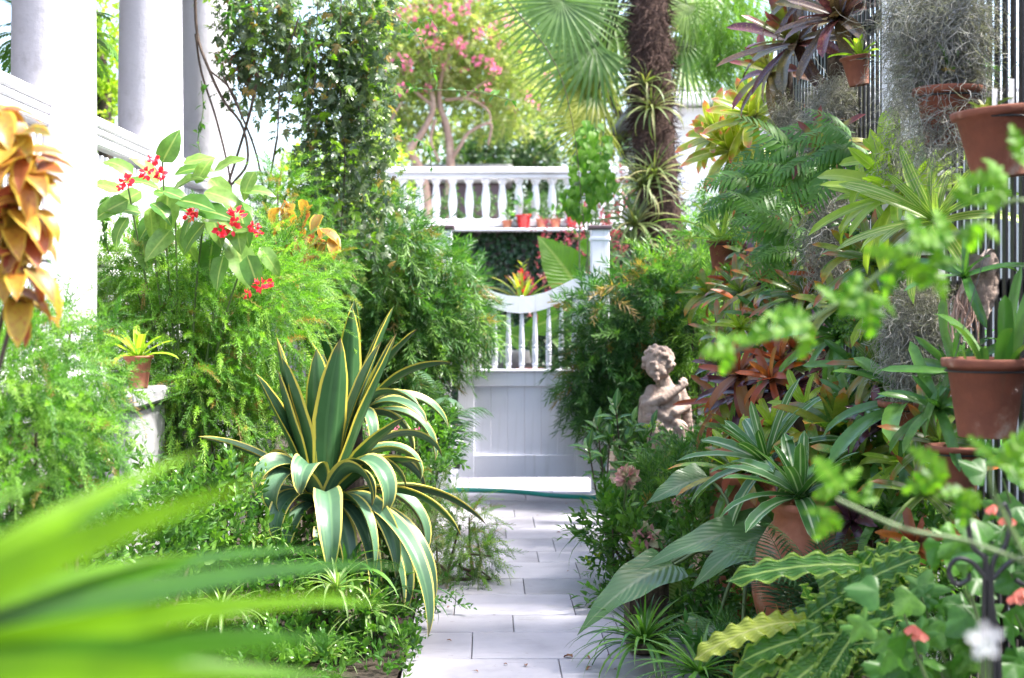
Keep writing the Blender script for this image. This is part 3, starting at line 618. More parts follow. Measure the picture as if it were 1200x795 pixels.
M['spider'] = leafm('spider_plant', [(.16, .26, .08), (.22, .32, .12)], 'obj', mid=(.55, .56, .36), rough=.35, tr=.35)
M['grass'] = leafm('grassy_green', [(.05, .14, .035), (.09, .20, .045), (.14, .26, .06)], 'obj', rough=.28, tr=.35, spec=.35)
M['deadleaf'] = leafm('dead_brown_leaf', [(.22, .10, .05), (.30, .15, .08)], 'obj', rough=.8, tr=.2, ttint=(1.2, 1.05, .9))
M['whitefl'] = leafm('white_flower', [(.75, .75, .75), (.8, .8, .8)], 'obj', rough=.5, tr=.3, ttint=(1.2, 1.05, .9))
# ------------------------------------------------------------------ planting beside the porch
grow('asparagus_fern', 'large billowing light green asparagus fern below the begonia', 'fern', [(235, 330, 6.9, 100, 55, .35), (215, 400, 6.8, 95, 85, .35), (300, 390, 7.0, 75, 85, .33), (170, 325, 6.8, 55, 45, .25), (235, 480, 6.75, 85, 75, .3), (330, 330, 7.5, 45, 60, .25), (160, 470, 6.6, 35, 70, .2), (300, 500, 6.9, 60, 60, .25)], ASP, 3000, .17, M['asp'], dirf=(.8, .1, .25), stems=12, jit=.45)
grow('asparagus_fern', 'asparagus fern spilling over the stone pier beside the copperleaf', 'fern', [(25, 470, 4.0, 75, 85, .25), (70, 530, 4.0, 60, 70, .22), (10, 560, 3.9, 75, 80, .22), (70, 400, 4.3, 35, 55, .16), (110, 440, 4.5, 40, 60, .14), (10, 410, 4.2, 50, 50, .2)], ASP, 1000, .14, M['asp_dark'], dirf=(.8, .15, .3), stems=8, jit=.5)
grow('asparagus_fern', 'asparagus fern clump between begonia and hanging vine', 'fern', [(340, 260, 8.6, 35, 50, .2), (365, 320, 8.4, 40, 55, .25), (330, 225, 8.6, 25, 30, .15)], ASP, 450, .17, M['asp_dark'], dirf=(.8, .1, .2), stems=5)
grow('small_leaved_shrub', 'low glossy small leaved shrub at the foot of the pier', 'shrub', [(140, 575, 5.4, 45, 40, .15), (200, 600, 5.5, 40, 35, .15), (255, 590, 5.7, 45, 35, .15), (60, 640, 4.6, 90, 60, .2), (150, 650, 5.0, 70, 50, .2), (40, 720, 4.2, 90, 60, .2), (230, 640, 5.6, 60, 45, .2)], OVAL+BROAD, 620, .11, M['glossy'], dirf=(.6, .8, .2), stems=6)
# copperleaf near the porch rail
def copperleaf(label, root, clusters, Lr, Y):
    t = thing('copperleaf', label, 'shrub', root)
    ms = [MB().add(*strip(1, w, 'ovate', .2, b, 1, 8, 4, .25, .03, 3)).mesh('leaf', M['copper_l']) for w, b in ((.5, .9), (.42, 1.3), (.55, .6), (.45, 1.0))]
    for px, py, n, sp in clusters:
        c = at(px, py, Y); MB().add(*tube(spline([root, (np.array(root)+c)/2+[.03, 0, .05], c], 10), [.005, .003], 5)).obj('stem', M['twig'], t)
        for k in range(int(n*1.5)):
            a = rnd.uniform(0, 6.28); d = np.array([math.cos(a)*.6, math.sin(a)*.6, rnd.uniform(-1.2, .15)])
            place('leaf', rnd.choice(ms), t, c+np.array([rnd.gauss(0, 1), rnd.gauss(0, .6), rnd.gauss(0, 1)])*m_(sp, Y), d, np.array([math.cos(a), math.sin(a)-.4, .8]), rnd.uniform(*Lr))
copperleaf('copperleaf with drooping orange and yellow leaves close by the porch rail', (-1.45, 3.1, .03), [(22, 350, 5, 8), (34, 185, 6, 9), (36, 245, 6, 9), (30, 310, 5, 9), (12, 165, 9, 12), (20, 205, 9, 13), (4, 250, 8, 10), (26, 275, 7, 10), (6, 315, 5, 9), (-4, 135, 5, 8)], (.09, .14), 3.05)
copperleaf('copperleaf with yellow leaves beside the hanging vine', (-1.12, 8.3, .03), [(350, 265, 12, 15), (345, 300, 9, 13), (370, 280, 9, 11), (330, 250, 6, 8)], (.10, .18), 8.1)
# angel wing begonia
beg = thing('begonia', 'angel wing begonia with broad shiny leaves and red flower clusters', 'begonia', (-1.42, 6.75, .03))
bms = [MB().add(*strip(1, w, 'ovate', .1, b, 1.2, 8, 4, .2, .04, 2, side=s)).mesh('leaf', M['begonia']) for w, b, s in ((.55, .7, .08), (.48, 1.0, -.08), (.6, .4, .0))]
for px, py, ang, Lp in ((190, 190, 70, 40), (155, 205, 130, 40), (205, 205, 20, 45), (215, 192, 15, 35), (180, 225, -20, 50), (150, 235, 200, 45), (165, 225, 230, 40), (210, 235, -10, 50), (240, 225, -25, 50), (265, 235, -30, 48), (190, 245, 250, 45), (150, 255, 215, 40), (225, 255, 260, 45), (245, 245, -60, 45), (280, 245, -75, 45), (285, 225, 20, 38), (200, 270, 240, 45), (250, 280, -95, 50), (275, 285, -80, 55), (290, 300, -60, 45), (165, 250, 170, 40), (140, 225, 160, 38), (262, 300, -100, 40), (305, 290, -45, 40), (230, 215, 60, 38), (185, 215, 110, 42), (215, 265, -80, 45), (240, 262, -130, 45), (170, 265, -100, 40), *[(rnd.uniform(140, 300), rnd.uniform(200, 300), rnd.uniform(-130, 30), rnd.uniform(34, 48)) for _ in range(20)]):
    Y = 6.45+rnd.uniform(-.15, .2); place('leaf', rnd.choice(bms), beg, at(px, py, Y), screen_dir(ang+rnd.gauss(0, 8), rnd.uniform(-.1, .7)), (rnd.gauss(0, .3), -.6, .8), m_(Lp*1.1, Y))
for px, py in ((190, 185), (150, 220), (205, 225), (240, 240), (275, 260), (290, 290), (175, 250)):
    e = at(px, py, 6.5); MB().add(*tube(spline([(-1.42+rnd.gauss(0, .03), 6.75, .03), (e+np.array([-1.45, 6.75, .6]))/2, e], 10), [.009, .004], 5)).obj('cane', M['greenstem'], beg)
for px, py, r in ((180, 187, 7), (172, 203, 9), (188, 205, 8), (148, 213, 9), (142, 219, 5), (228, 245, 9), (222, 255, 7), (258, 270, 9), (277, 252, 10), (273, 268, 9), (298, 266, 8), (303, 274, 5), (305, 334, 9), (290, 345, 6), (316, 332, 5)):
    Y = 6.3+rnd.uniform(-.08, .08); blossom(MB(), at(px, py, Y), m_(r, Y), 16, PET).obj('flower_cluster', M['redfl'], beg, smooth=False)
# small bromeliad in clay pot on pier
p0 = np.array([at(162, 0, 6.15)[0], 6.15, 1.082]); ppt = pot_thing('clay_pot', 'small clay pot standing on the stone pier', p0, .058, .14, M['terracotta'])
rosette('small_bromeliad', 'small lime green bromeliad in the clay pot on the pier', 'bromeliad', p0+[0, 0, .122], 16, .19, .035, M['brom_lime'], el=(85, 25), bend=(.3, .9), fold=.4)
# ------------------------------------------------------------------ climbing vine on third column
vt = thing('climbing_vine', 'dark leaved climbing vine hanging in a curtain beside the third column', 'vine', (at(285, 0, 9.0)[0], 9.0, .03))
vb = blobs_px([(385, 30, 9.0, 60, 50, .35), (400, 100, 9.0, 48, 75, .32), (405, 180, 9.0, 45, 75, .3), (400, 255, 9.0, 34, 60, .22), (285, 10, 9.0, 58, 30, .25), (320, 45, 9.0, 40, 38, .22), (355, 150, 9.1, 30, 60, .2), (365, 215, 9.2, 25, 50, .18), (290, 60, 9.0, 25, 26, .15), (425, 60, 9.0, 30, 60, .2)])
vm = MB(); nst = 98
for k in range(nst):                      # hanging strands set with small five-part leaves
    x0 = rnd.choice((rnd.uniform(335, 462), rnd.uniform(360, 455), rnd.uniform(255, 345))); yl = rnd.uniform(110, 330)*(1 if x0 > 345 else .42); Yv = 9.0+rnd.gauss(0, .16); y0 = rnd.uniform(-60, 60 if x0 > 345 else 10)
    m = max(5, int((yl-y0)/5.5)); ys = np.linspace(y0, yl, m); xw = x0+6*np.sin(ys*.03+k)+rnd.gauss(0, 8)*(ys-y0)/200
    q = np.array([at(a, b, Yv) for a, b in zip(xw, ys)]); scatter(vm, PIN, q+R.normal(0, .018, q.shape), R.normal(size=q.shape)*.9+[0, -.2, -.7], .068, .3)
P, N_, _ = in_blobs(vb, 380, .3); scatter(vm, PIN, P, N_*.6+np.array([0, -.2, -.8]), .07, .5)
vm.obj('foliage', M['vine'], vt, smooth=False, kind='stuff')
P, N_, _ = in_blobs(vb, 260, .9); scatter(MB(), PIN, P, N_*.7+np.array([0, -.2, -.5]), .09, .5).obj('young_foliage', M['lime'], vt, smooth=False, kind='stuff')
for pts, r in (([(228, -20), (231, 40), (245, 82), (262, 118), (284, 148), (290, 190), (272, 216)], .016), ([(229, 40), (236, 85), (252, 135), (266, 190), (270, 216)], .012), ([(303, 84), (292, 135), (277, 185), (268, 214)], .016), ([(262, 90), (285, 140), (300, 180), (308, 220), (312, 260)], .012), ([(325, 160), (318, 200), (310, 245), (308, 275)], .012), ([(245, 82), (270, 105), (285, 140), (296, 165)], .010), ([(350, 20), (330, 90), (325, 160)], .01), ([(400, -10), (398, 90), (404, 190), (398, 290)], .008), ([(270, 214), (268, 300), (275, 420), (285, 560)], .018), ([(420, -10), (425, 60), (420, 130)], .006), ([(372, -10), (370, 80), (360, 170), (366, 240)], .006)):
    MB().add(*tube(spline([at(a, b, 8.85+.06*math.sin(a*.3)) for a, b in pts], 26), [r*.62, r*.5], 7)).obj('woody_stem', M['twig'], vt)
# trailing runners with pale leaves
for pts, Y in (([(236, 95), (238, 130), (232, 165), (240, 195)], 8.6), ([(272, 0), (268, 40), (258, 75)], 8.6), ([(350, 0), (352, 60), (350, 110)], 8.7), ([(372, 20), (362, 90), (356, 160)], 8.7), ([(330, 0), (285, 10), (255, 20)], 8.7), ([(420, 5), (470, 22), (500, 60), (508, 85)], 9.0), ([(455, 0), (480, 40), (500, 20), (520, 45)], 9.4), ([(440, 100), (500, 105), (560, 108), (600, 118)], 9.2), ([(420, 120), (450, 115), (490, 98)], 9.2), ([(430, 150), (470, 160), (500, 170), (505, 195)], 9.2), ([(126, 230), (120, 260), (128, 300)], 6.6)):
    q = spline([at(a, b, Y) for a, b in pts], 22); MB().add(*tube(q, .003, 4)).obj('runner', M['greenstem'], vt)
    k = R.integers(0, 22, 26); scatter(MB(), [lf6], q[k]+R.normal(0, .006, (26, 3)), R.normal(size=(26, 3))+[0, 0, -.5], .055, .2).obj('runner_leaves', M['lush'], vt, smooth=False, kind='stuff')
# staghorn-like brown plant in the vine
cc = at(290, 78, 9.1); st = thing('dried_fern', 'clump of curled brown dried fern fronds hanging in the vine', 'fern', cc)
MB().add(*tube(spline([cc+[0, .05, .55], cc+[.01, .03, .3], cc], 8), [.012, .03], 7)).obj('stem', M['twig'], st)
dm = [MB().add(*strip(1, .45, 'ovate', .1, b, 1, 7, 4, .35, .1, 2)).mesh('dry_frond', M['deadleaf']) for b in (1.2, 1.8)]
for k in range(18):
    a = rnd.uniform(0, 6.28); place('dry_frond', rnd.choice(dm), st, cc+[.08*math.cos(a), .08*math.sin(a), rnd.uniform(-.12, .14)], (math.cos(a)*.8, math.sin(a)*.8, -.6), (math.cos(a), math.sin(a), .3), rnd.uniform(.08, .14))
# hanging fern under porch ceiling
hb = np.array([at(122, 0, 8.9)[0]-.35, 9.0, 3.05]); hf = thing('hanging_fern', 'hanging fern under the porch ceiling between the first two columns', 'fern', hb)
fm = [tmesh('frond', frond(1, 22, .2, .05, b, .5, 0, 'even', .2, 2), M['fern']) for b in (1.6, 2.1)]
for k in range(34):
    a = 2.4*k; e = rnd.uniform(-.4, .9); place('frond', rnd.choice(fm), hf, hb, (math.cos(a)*math.cos(e), math.sin(a)*math.cos(e), math.sin(e)), (0, 0, 1), rnd.uniform(.35, .6))
for k in range(3): MB().add(*tube(np.array([hb+[.1*math.cos(k*2.1), .1*math.sin(k*2.1), 0], (hb[0], hb[1], 4.34)]), .003, 4)).obj('chain', M['wire'], hf)
put('basket', lathe_mesh('basket', [(0, -.16), (.09, -.14), (.15, -.04), (.16, .02), (0, .02)], M['bark'], 18), hb, hf)
# ------------------------------------------------------------------ agaves
def agave(label, base, leaves, pot):
    t = thing('agave', label, 'agave', base)
    for i, (az, el, L, w, bend, p, tw) in enumerate(leaves):
        if bend > 70: w *= rnd.uniform(.72, 1.0); L *= rnd.uniform(.8, 1.15); tw += rnd.gauss(0, .45); az += rnd.gauss(0, 7); bend *= rnd.uniform(.85, 1.15)
        q = MB().add(*strip(L, w*1.38, 'agave', 0, math.radians(bend), p, 22, 6, .42, .012, 2.2, twist=tw, thick=.012)).mesh('leaf', M['agave_pale'] if bend > 95 else M['agave'])
        a, e = math.radians(az), math.radians(el)
        d = (math.cos(a)*math.cos(e), math.sin(a)*math.cos(e), math.sin(e)); n = (-math.cos(a)*math.sin(e), -math.sin(a)*math.sin(e), math.cos(e))
        place('leaf', q, t, np.array(base)+np.array([math.cos(a), math.sin(a), 0])*.035+[0, 0, .02], d, n)
    return t
A1 = at(378, 600, 6.2); A1[2] += .02
# azimuth (0 = towards the path, 270 = towards the camera), elevation, length, width, bend, sharpness of the bend, twist
agave('large yellow edged agave with tall blades and curling leaves beside the path', A1, [
    (182, 70, .62, .105, 10, 1.3, .35), (195, 73, .60, .10, -4, 1.3, .1), (205, 80, .66, .11, 8, 1.5, -.1), (262, 86, .68, .12, 4, 1.5, .0), (300, 80, .74, .125, 6, 1.5, .15), (352, 70, .80, .11, 4, 1.4, -.4), (188, 76, .74, .10, -3, 1.4, .3), (95, 82, .66, .11, 12, 1.4, .1), (15, 78, .74, .105, 14, 1.4, -.3), (345, 58, .52, .10, 26, 1.5, .1), (150, 76, .6, .1, 12, 1.4, .1),
    (180, 52, .60, .06, 45, 1.0, .3), (205, 70, .50, .10, 195, 1.9, .2), (228, 66, .44, .115, 205, 1.7, -.15), (262, 72, .48, .13, 200, 2.0, .0), (300, 64, .50, .115, 195, 1.7, .2), (325, 62, .58, .10, 190, 1.8, -.25), (345, 60, .62, .095, 172, 1.9, .15), (358, 62, .68, .09, 160, 2.1, -.1), (20, 60, .66, .09, 150, 2.0, .2),
    (192, 40, .46, .085, 150, 1.3, .3), (240, 38, .48, .09, 170, 1.4, .2), (283, 36, .60, .10, 150, 1.3, -.1), (306, 30, .66, .09, 140, 1.3, .3), (322, 26, .74, .085, 130, 1.3, -.3), (336, 28, .70, .085, 150, 1.5, .2), (350, 24, .72, .08, 105, 1.5, .3), (5, 20, .74, .075, 70, 1.4, .1), (312, 6, .62, .085, 115, 1.1, .3), (332, 4, .66, .08, 100, 1.2, -.2), (292, 8, .56, .08, 125, 1.1, .1), (220, 30, .44, .085, 140, 1.2, .1), (318, 14, .86, .085, 125, 1.2, .3), (328, 10, .90, .08, 110, 1.15, -.2), (300, 14, .82, .085, 130, 1.2, .2), (342, 12, .86, .08, 105, 1.2, .2), (60, 55, .6, .1, 110, 1.3, .1), (130, 55, .55, .09, 120, 1.3, .1), (340, 48, .5, .09, 60, 1.5, .2), (245, 5, .45, .085, 110, 1.1, .2), (285, -8, .5, .085, 90, 1.1, .2)], None)
A2 = at(408, 500, 7.1)
agave('second yellow edged agave behind the large one, before the feathery gate shrub', A2, [
    (185, 72, .56, .085, 15, 1.3, .1), (210, 78, .52, .09, 5, 1.3, .0), (285, 84, .58, .095, 6, 1.3, .0), (80, 84, .62, .09, 5, 1.3, .0), (20, 76, .62, .095, 12, 1.3, .2), (345, 68, .58, .09, 30, 1.3, -.2), (5, 58, .6, .08, 62, 1.3, .3), (325, 60, .5, .09, 120, 1.2, .1), (300, 58, .46, .09, 160, 1.1, .1), (350, 52, .55, .08, 130, 1.2, .1), (20, 50, .55, .08, 110, 1.2, .1), (190, 60, .45, .085, 110, 1.3, .1), (170, 55, .45, .085, 130, 1.2, .1), (250, 55, .42, .085, 160, 1.1, .1), (150, 62, .5, .09, 90, 1.2, .1), (110, 66, .5, .09, 90, 1.2, .1), (225, 50, .42, .08, 140, 1.1, .1), (335, 40, .5, .08, 130, 1.1, .1), (0, 38, .5, .08, 130, 1.1, .1)], None)
for bs, ag in ((A1, 'agave'), (A2, 'agave.001')): MB().add(*tube(spline([(bs[0], bs[1]+.03, .0), (bs[0]+.02, bs[1]+.02, bs[2]*.5), (bs[0], bs[1], bs[2]+.04)], 10), [.075, .06, .07], 12)).obj('trunk', M['bark'], bpy.data.objects[ag])
for px, py, Y, lab in ((330, 665, 5.85, 'dark strap leaved clump below the large agave, nearer the porch'), (405, 675, 5.8, 'dark strap leaved clump in front of the large agave pot'), (455, 700, 6.0, 'dark strap leaved clump between agave and slate path')):
    b_ = at(px, py, Y); rosette('strap_clump', lab, 'plant', b_, 26, .34, .034, M['strapdark'], el=(70, 10), bend=(.9, 1.9), prof='grass', ns=8, nc=2, root=(b_[0], b_[1], .03))
# ------------------------------------------------------------------ low planting along that edge of the path
grow('heath_fern', 'wispy dull green fern spilling onto the path edge', 'fern', [(520, 640, 7.3, 42, 55, .22), (500, 590, 7.5, 40, 40, .2), (545, 680, 7.2, 30, 28, .15), (470, 650, 7.2, 40, 60, .2), (575, 655, 7.2, 22, 14, .08), (520, 700, 7.1, 25, 18, .1)], HEATH, 620, .13, M['heath'], dirf=(.7, .1, .1), stems=8)
grow('asparagus_fern', 'fine asparagus fern trailing low over the slate path', 'fern', [(545, 620, 7.5, 30, 35, .14), (560, 660, 7.3, 24, 24, .12)], ASP, 160, .14, M['asp'], dirf=(1, -.1, 0), stems=4)
grow('yellow_green_shrub', 'light green small leaved shrub between agave and feathery gate shrub', 'shrub', [(470, 545, 8.0, 45, 40, .22), (500, 520, 8.3, 35, 35, .2), (450, 590, 7.7, 40, 40, .2), (435, 500, 8.2, 35, 40, .2)], OVAL+BROAD, 330, .12, M['lush'], dirf=(.6, .7, .1), stems=6)
fl = thing('pink_flower_plant', 'small plant with pink flower heads behind the large agave', 'flower', (at(475, 0, 7.9)[0], 7.9, .03))
for px, py in ((465, 502), (489, 505), (455, 540), (470, 600), (430, 470), (425, 460)):
    p = at(px, py, 7.75); blossom(MB(), p, .02, 14, PET).obj('flower_head', M['pinkfl'], fl, smooth=False)
    MB().add(*tube(spline([(at(475, 0, 7.9)[0], 7.9, .03), (p[0], p[1], p[2]*.5), p], 8), .003, 4)).obj('stem', M['greenstem'], fl)
bp = thing('blue_palm', 'small blue green parlour palm beside the gate hinge', 'palm', (at(500, 0, 8.8)[0], 8.8, .03))
bf = [tmesh('frond', frond(1, 17, .42, .035, b, .6, 0, 'even', .5, 4), M['bluepalm']) for b in (1.2, 1.7)]
for k in range(22):
    a = 2.4*k; e = rnd.uniform(.3, 1.3); b0 = np.array([at(500, 0, 8.8)[0]+rnd.gauss(0, .05), 8.8, .3+rnd.random()*.35])
    place('frond', rnd.choice(bf), bp, b0, (math.cos(a)*math.cos(e), math.sin(a)*math.cos(e), math.sin(e)), (0, 0, 1), rnd.uniform(.38, .55))
    MB().add(*tube(spline([(at(500, 0, 8.8)[0], 8.8, .03), b0], 5), .006, 5)).obj('cane', M['greenstem'], bp)
for px, py, Y, lab in ((395, 690, 5.55, 'spider plant arching below the large agave'), (375, 772, 5.45, 'low pale spider plant at the very edge of the soil'), (300, 640, 5.9, 'spider plant half hidden behind the drooping agave leaves'), (430, 720, 5.7, 'spider plant right against the clay pot of the large agave'), (260, 720, 5.4, 'spider plant beside the bare brown stick')):
    b = at(px, py, Y); z = max(b[2], .05); b[2] = z
    rosette('spider_plant', lab, 'spider plant', b, 26, .24, .016, M['spider'], el=(75, 10), bend=(.9, 2.0), prof='grass', ns=7, nc=2, root=(b[0], b[1], .03))
fp = thing('magenta_flower_plant', 'low leafy plant with magenta flowers under the agave leaves', 'flower', (at(470, 0, 6.4)[0], 6.4, .03))
for px, py in ((463, 737), (466, 730), (489, 690), (480, 702), (460, 745), (500, 688), (470, 755)): blossom(MB(), at(px, py, 6.3), .022, 9, PET).obj('flower', M['magenta'], fp, smooth=False)
P, N_, _ = in_blobs(blobs_px([(470, 735, 6.4, 45, 35, .15), (500, 700, 6.6, 35, 30, .12)]), 60); scatter(MB(), OVAL, P, N_+UP*.6, .10).obj('foliage', M['lush'], fp, smooth=False, kind='stuff')
tag(MB().add(*tube(spline([at(175, 785, 5.3), at(205, 777, 5.25), at(236, 760, 5.2)], 8), [.011, .013], 7)).obj('brown_stick', M['myrtle']), 'bare brown cut stem lying among the bright blades', 'stick')
grow('leafy_ground_cover', 'low leafy ground cover plant below the spider plants', 'plant', [(330, 770, 5.5, 60, 30, .2), (240, 700, 5.6, 70, 50, .2), (420, 770, 5.8, 40, 30, .15), (300, 700, 5.7, 60, 45, .15), (160, 660, 5.2, 80, 50, .15), (380, 720, 5.75, 70, 60, .2), (440, 725, 6.0, 45, 55, .15), (280, 640, 6.0, 60, 40, .15), (350, 660, 6.0, 60, 45, .12), (470, 770, 5.6, 25, 25, .1), (440, 790, 5.45, 50, 25, .12), (340, 790, 5.3, 60, 25, .12)], OVAL+BROAD, 900, .11, M['glossy'], dirf=(.5, .9, .2), stems=4)
# ------------------------------------------------------------------ bright strap-leaved plant right by the camera
B0 = at(-260, 830, 1.0)
dr = thing('crinum', 'bright green strap leaved crinum arching close before the lens', 'plant', (-.5, 1.02, .0))
MB().add(*tube(spline([(B0[0]-.02, 1.02, -.03), (B0[0]-.03, 1.01, .5), B0], 10), [.045, .03], 9)).obj('cane', M['greenstem'], dr)
for (tx_, ty_, tY, w, bow) in ((305, 556, 1.25, .040, .04), (440, 688, 1.3, .026, .03), (380, 752, 1.2, .030, .03), (240, 520, 1.7, .030, .06), (130, 575, 1.6, .026, .05), (500, 655, 2.3, .034, .06), (420, 636, 2.4, .03, .08), (330, 790, 1.15, .034, .02), (420, 790, 1.7, .03, .07), (200, 560, 1.9, .03, .08), (-150, 500, 1.3, .04, .08), (-260, 700, 1.3, .04, .08), (60, 600, 1.4, .022, .05), (470, 700, 2.1, .03, .05), (250, 640, 2.0, .026, .05), (300, 715, 1.5, .02, .05), (230, 770, 1.35, .022, .05), (440, 745, 2.0, .026, .05), (90, 540, 2.2, .026, .05)):
    tY *= .76; w *= 1.35; T = at(tx_, ty_, tY); L = np.linalg.norm(T-B0); d = unit(T-B0)
    me = MB().add(*strip(L*1.01, w, 'grass', math.radians(9), math.radians(20), 1, 14, 4, .25)).mesh('leaf', M['fore'])
    place('leaf', me, dr, B0, d, (-.1, -.75, .8))
# ------------------------------------------------------------------ shrubs round the gate
grow('podocarpus_shrub', 'feathery narrow leaved shrub leaning over the gate on its hinge side', 'shrub', [(470, 325, 10.1, 75, 48, .35), (510, 370, 10.2, 62, 55, .3), (440, 300, 9.8, 55, 60, .35), (460, 380, 10.0, 65, 65, .35), (470, 440, 10.0, 55, 45, .3), (540, 360, 10.4, 30, 40, .15), (420, 370, 9.9, 40, 60, .3), (425, 250, 10.2, 40, 25, .25)], PODO, 1900, .2, M['podo'], dirf=(.8, -.15, .3), stems=10, stem_r=.018)
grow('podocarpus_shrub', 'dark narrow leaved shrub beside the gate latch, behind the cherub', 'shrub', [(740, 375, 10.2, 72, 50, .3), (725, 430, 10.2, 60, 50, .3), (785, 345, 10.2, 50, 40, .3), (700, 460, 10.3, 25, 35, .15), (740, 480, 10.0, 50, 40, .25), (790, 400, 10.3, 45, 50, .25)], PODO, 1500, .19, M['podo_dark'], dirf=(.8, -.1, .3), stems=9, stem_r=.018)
grow('fence_end_fern', 'feathery fresh green plant at the end of the fence under the gold bromeliads', 'fern', [(850, 235, 9.2, 30, 35, .15), (880, 275, 8.7, 30, 40, .12), (830, 280, 9.6, 30, 25, .15)], ASP+PODO, 330, .15, M['asp'], dirf=(.7, -.2, .3), stems=5)
grow('bamboo', 'light green fine leaved bamboo behind the cherub statue', 'bamboo', [(820, 390, 9.9, 32, 50, .2), (850, 340, 10.0, 35, 50, .2), (830, 440, 9.8, 30, 40, .2), (800, 310, 10.3, 50, 15, .15)], BAMB+PODO, 420, .17, M['bamb'], dirf=(.8, -.1, .2), stems=8)
# ------------------------------------------------------------------ beyond the gate
ivy = thing('hedge', 'dark creeping fig hedge covering the terrace wall below the balustrade', 'hedge', (tx(590), TY-.1, 0))
n = 9000; P = np.stack([R.uniform(tx(440), tx(760), n), TY-.12-R.random(n)*.12, R.uniform(0, tz(268), n)], -1)
scatter(MB(), [ov6], P, np.tile([0., -.5, -.6], (n, 1)), .075, .5, np.tile([0, -1., .3], (n, 1))).obj('foliage', M['fig'], ivy, smooth=False, kind='stuff')
for k in range(6): MB().add(*tube(spline([(tx(470+k*45), TY-.1, 0), (tx(480+k*42), TY-.1, 1.1), (tx(465+k*46), TY-.1, 2.2)], 8), .012, 5)).obj('stem', M['twig'], ivy)
for px, r, h, mt, lab, pl in ((594, .065, .10, 'terracotta', 'small clay pot on the balustrade base nearest the red glazed pot', 0), (613, .095, .17, 'redglaze', 'bright red glazed pot with leafy plant on the balustrade base', 1), (634, .07, .12, 'terracotta', 'clay pot beside the red glazed pot on the balustrade base', 0), (650, .07, .12, 'terracotta', 'clay pot between two others on the balustrade base', 0), (669, .075, .2, 'redglaze', 'tall red pot below the heart leaved vine on the balustrade base', 1)):
    b = np.array([tx(px), TY-.2, tz(266)-.03]); pot_thing('flower_pot', lab, b, r, h, M[mt], 'pots on the terrace balustrade')
    q = thing('potted_plant', 'leafy seedling growing in the '+lab.split(' on the')[0].split(' beside')[0].split(' below')[0].split(' between')[0].split(' with')[0]+(', vine above' if px == 669 else ', '+{594: 'smallest', 613: 'widest', 634: 'middle', 650: 'last'}[px]+' of the row'), 'plant', b+[0, 0, h*.9])
    P, N_, _ = in_blobs([(b+[0, 0, h+.07], np.array([.09, .09, .09])*(1.5 if pl else .8))], 14); scatter(MB(), [ov6], P, N_+UP*.5, .12 if pl else .08).obj('foliage', M['lush'], q, smooth=False)
    MB().add(*tube(spline([b+[0, 0, h*.88], b+[.01, 0, h+.15]], 4), .006, 5)).obj('stem', M['greenstem'], q)
put('ledge', bevel_box('ledge', 9, .5, .04, M['white'], .01), (tx(600), TY-.12, tz(266)-.055), ter)
# elephant ear, guzmania, crimson bush and pots in the yard behind
er = thing('elephant_ear', 'elephant ear with one huge upright green leaf behind the gate', 'plant', (at(640, 0, 13)[0], 13.0, 0))
for px, py, ang, Lp, tw in ((672, 330, 125, 72, .7), (655, 372, 200, 50, .3), (645, 395, 20, 45, .2), (690, 300, 60, 40, .3), (620, 400, 160, 40, .3)):
    b = at(px, py, 13.0); me = MB().add(*strip(m_(Lp, 13), m_(Lp*.82, 13), 'heart', .1, .45, 1, 12, 8, .15, .03, 3)).mesh('leaf', M['ear'])
    place('leaf', me, er, b, screen_dir(ang, -.15), (.15, -1, .35)); MB().add(*tube(spline([(at(640, 0, 13)[0], 13, 0), (b*.5+np.array([at(640, 0, 13)[0], 13, .2])*.5), b], 10), .014, 6)).obj('stalk', M['greenstem'], er)
gb = at(612, 358, 12.2); rosette('guzmania', 'guzmania with red and yellow flower spike above the scooped gate rail', 'bromeliad', gb, 24, .42, .04, [M['brom_gold'], M['brom_striped']], el=(80, 25), bend=(.4, 1.3), ns=8, root=(gb[0], gb[1], 0))
gz_ = thing('guzmania_spike', 'red and yellow guzmania flower spike behind the gate rail', 'flower', gb)
for k in range(22):
    a = 2.4*k; h = k/22; p = gb+[0, 0, .05+h*.30]
    if k == 0: me_r = MB().add(*strip(1, .3, 'lance', .5, .9, 1, 5, 2, .3)).mesh('bract', M['redfl']); me_y = MB().add(*strip(1, .25, 'lance', .5, .9, 1, 5, 2, .3)).mesh('bract', M['brom_gold'])
    place('bract', me_y if (h > .7 or k % 4 == 0) else me_r, gz_, p, (math.cos(a)*.8, math.sin(a)*.8, .6), (0, 0, 1), .10)
MB().add(*tube(spline([(gb[0], gb[1], 0), gb, gb+[0, 0, .36]], 8), .012, 6)).obj('stalk', M['greenstem'], gz_)
grow('crimson_shrub', 'crimson leaved shrub beyond the gate under the balustrade', 'shrub', [(655, 285, 14.5, 30, 25, .25), (690, 270, 14.8, 35, 30, .25), (640, 345, 14.5, 25, 50, .2), (672, 330, 14.5, 22, 50, .2), (715, 235, 15, 25, 30, .2), (705, 300, 14.8, 25, 40, .2)], BROAD, 190, .13, M['redleaf'], dirf=(.5, .7, .1), stems=8, jit=.5)
grow('leafy_yard_shrub', 'dull green shrub on the yard floor seen between gate spindles', 'shrub', [(585, 420, 13.6, 30, 30, .3), (655, 420, 13.8, 30, 40, .3), (690, 330, 13.6, 25, 60, .2), (560, 400, 14, 30, 40, .3)], BROAD, 160, .2, M['tree_dark'], dirf=(.6, .6, .1), stems=5)
pot_thing('yard_pot', 'grey stone urn on the yard floor behind the gate spindles', (at(604, 0, 13.4)[0], 13.4, 0), .17, 1.0, M['stone'], taper=.8)
pot_thing('yard_pot', 'brown clay jar on the yard floor behind the gate spindles', (at(624, 0, 13.0)[0], 13.0, 0), .14, .85, M['terradark'], taper=.8)
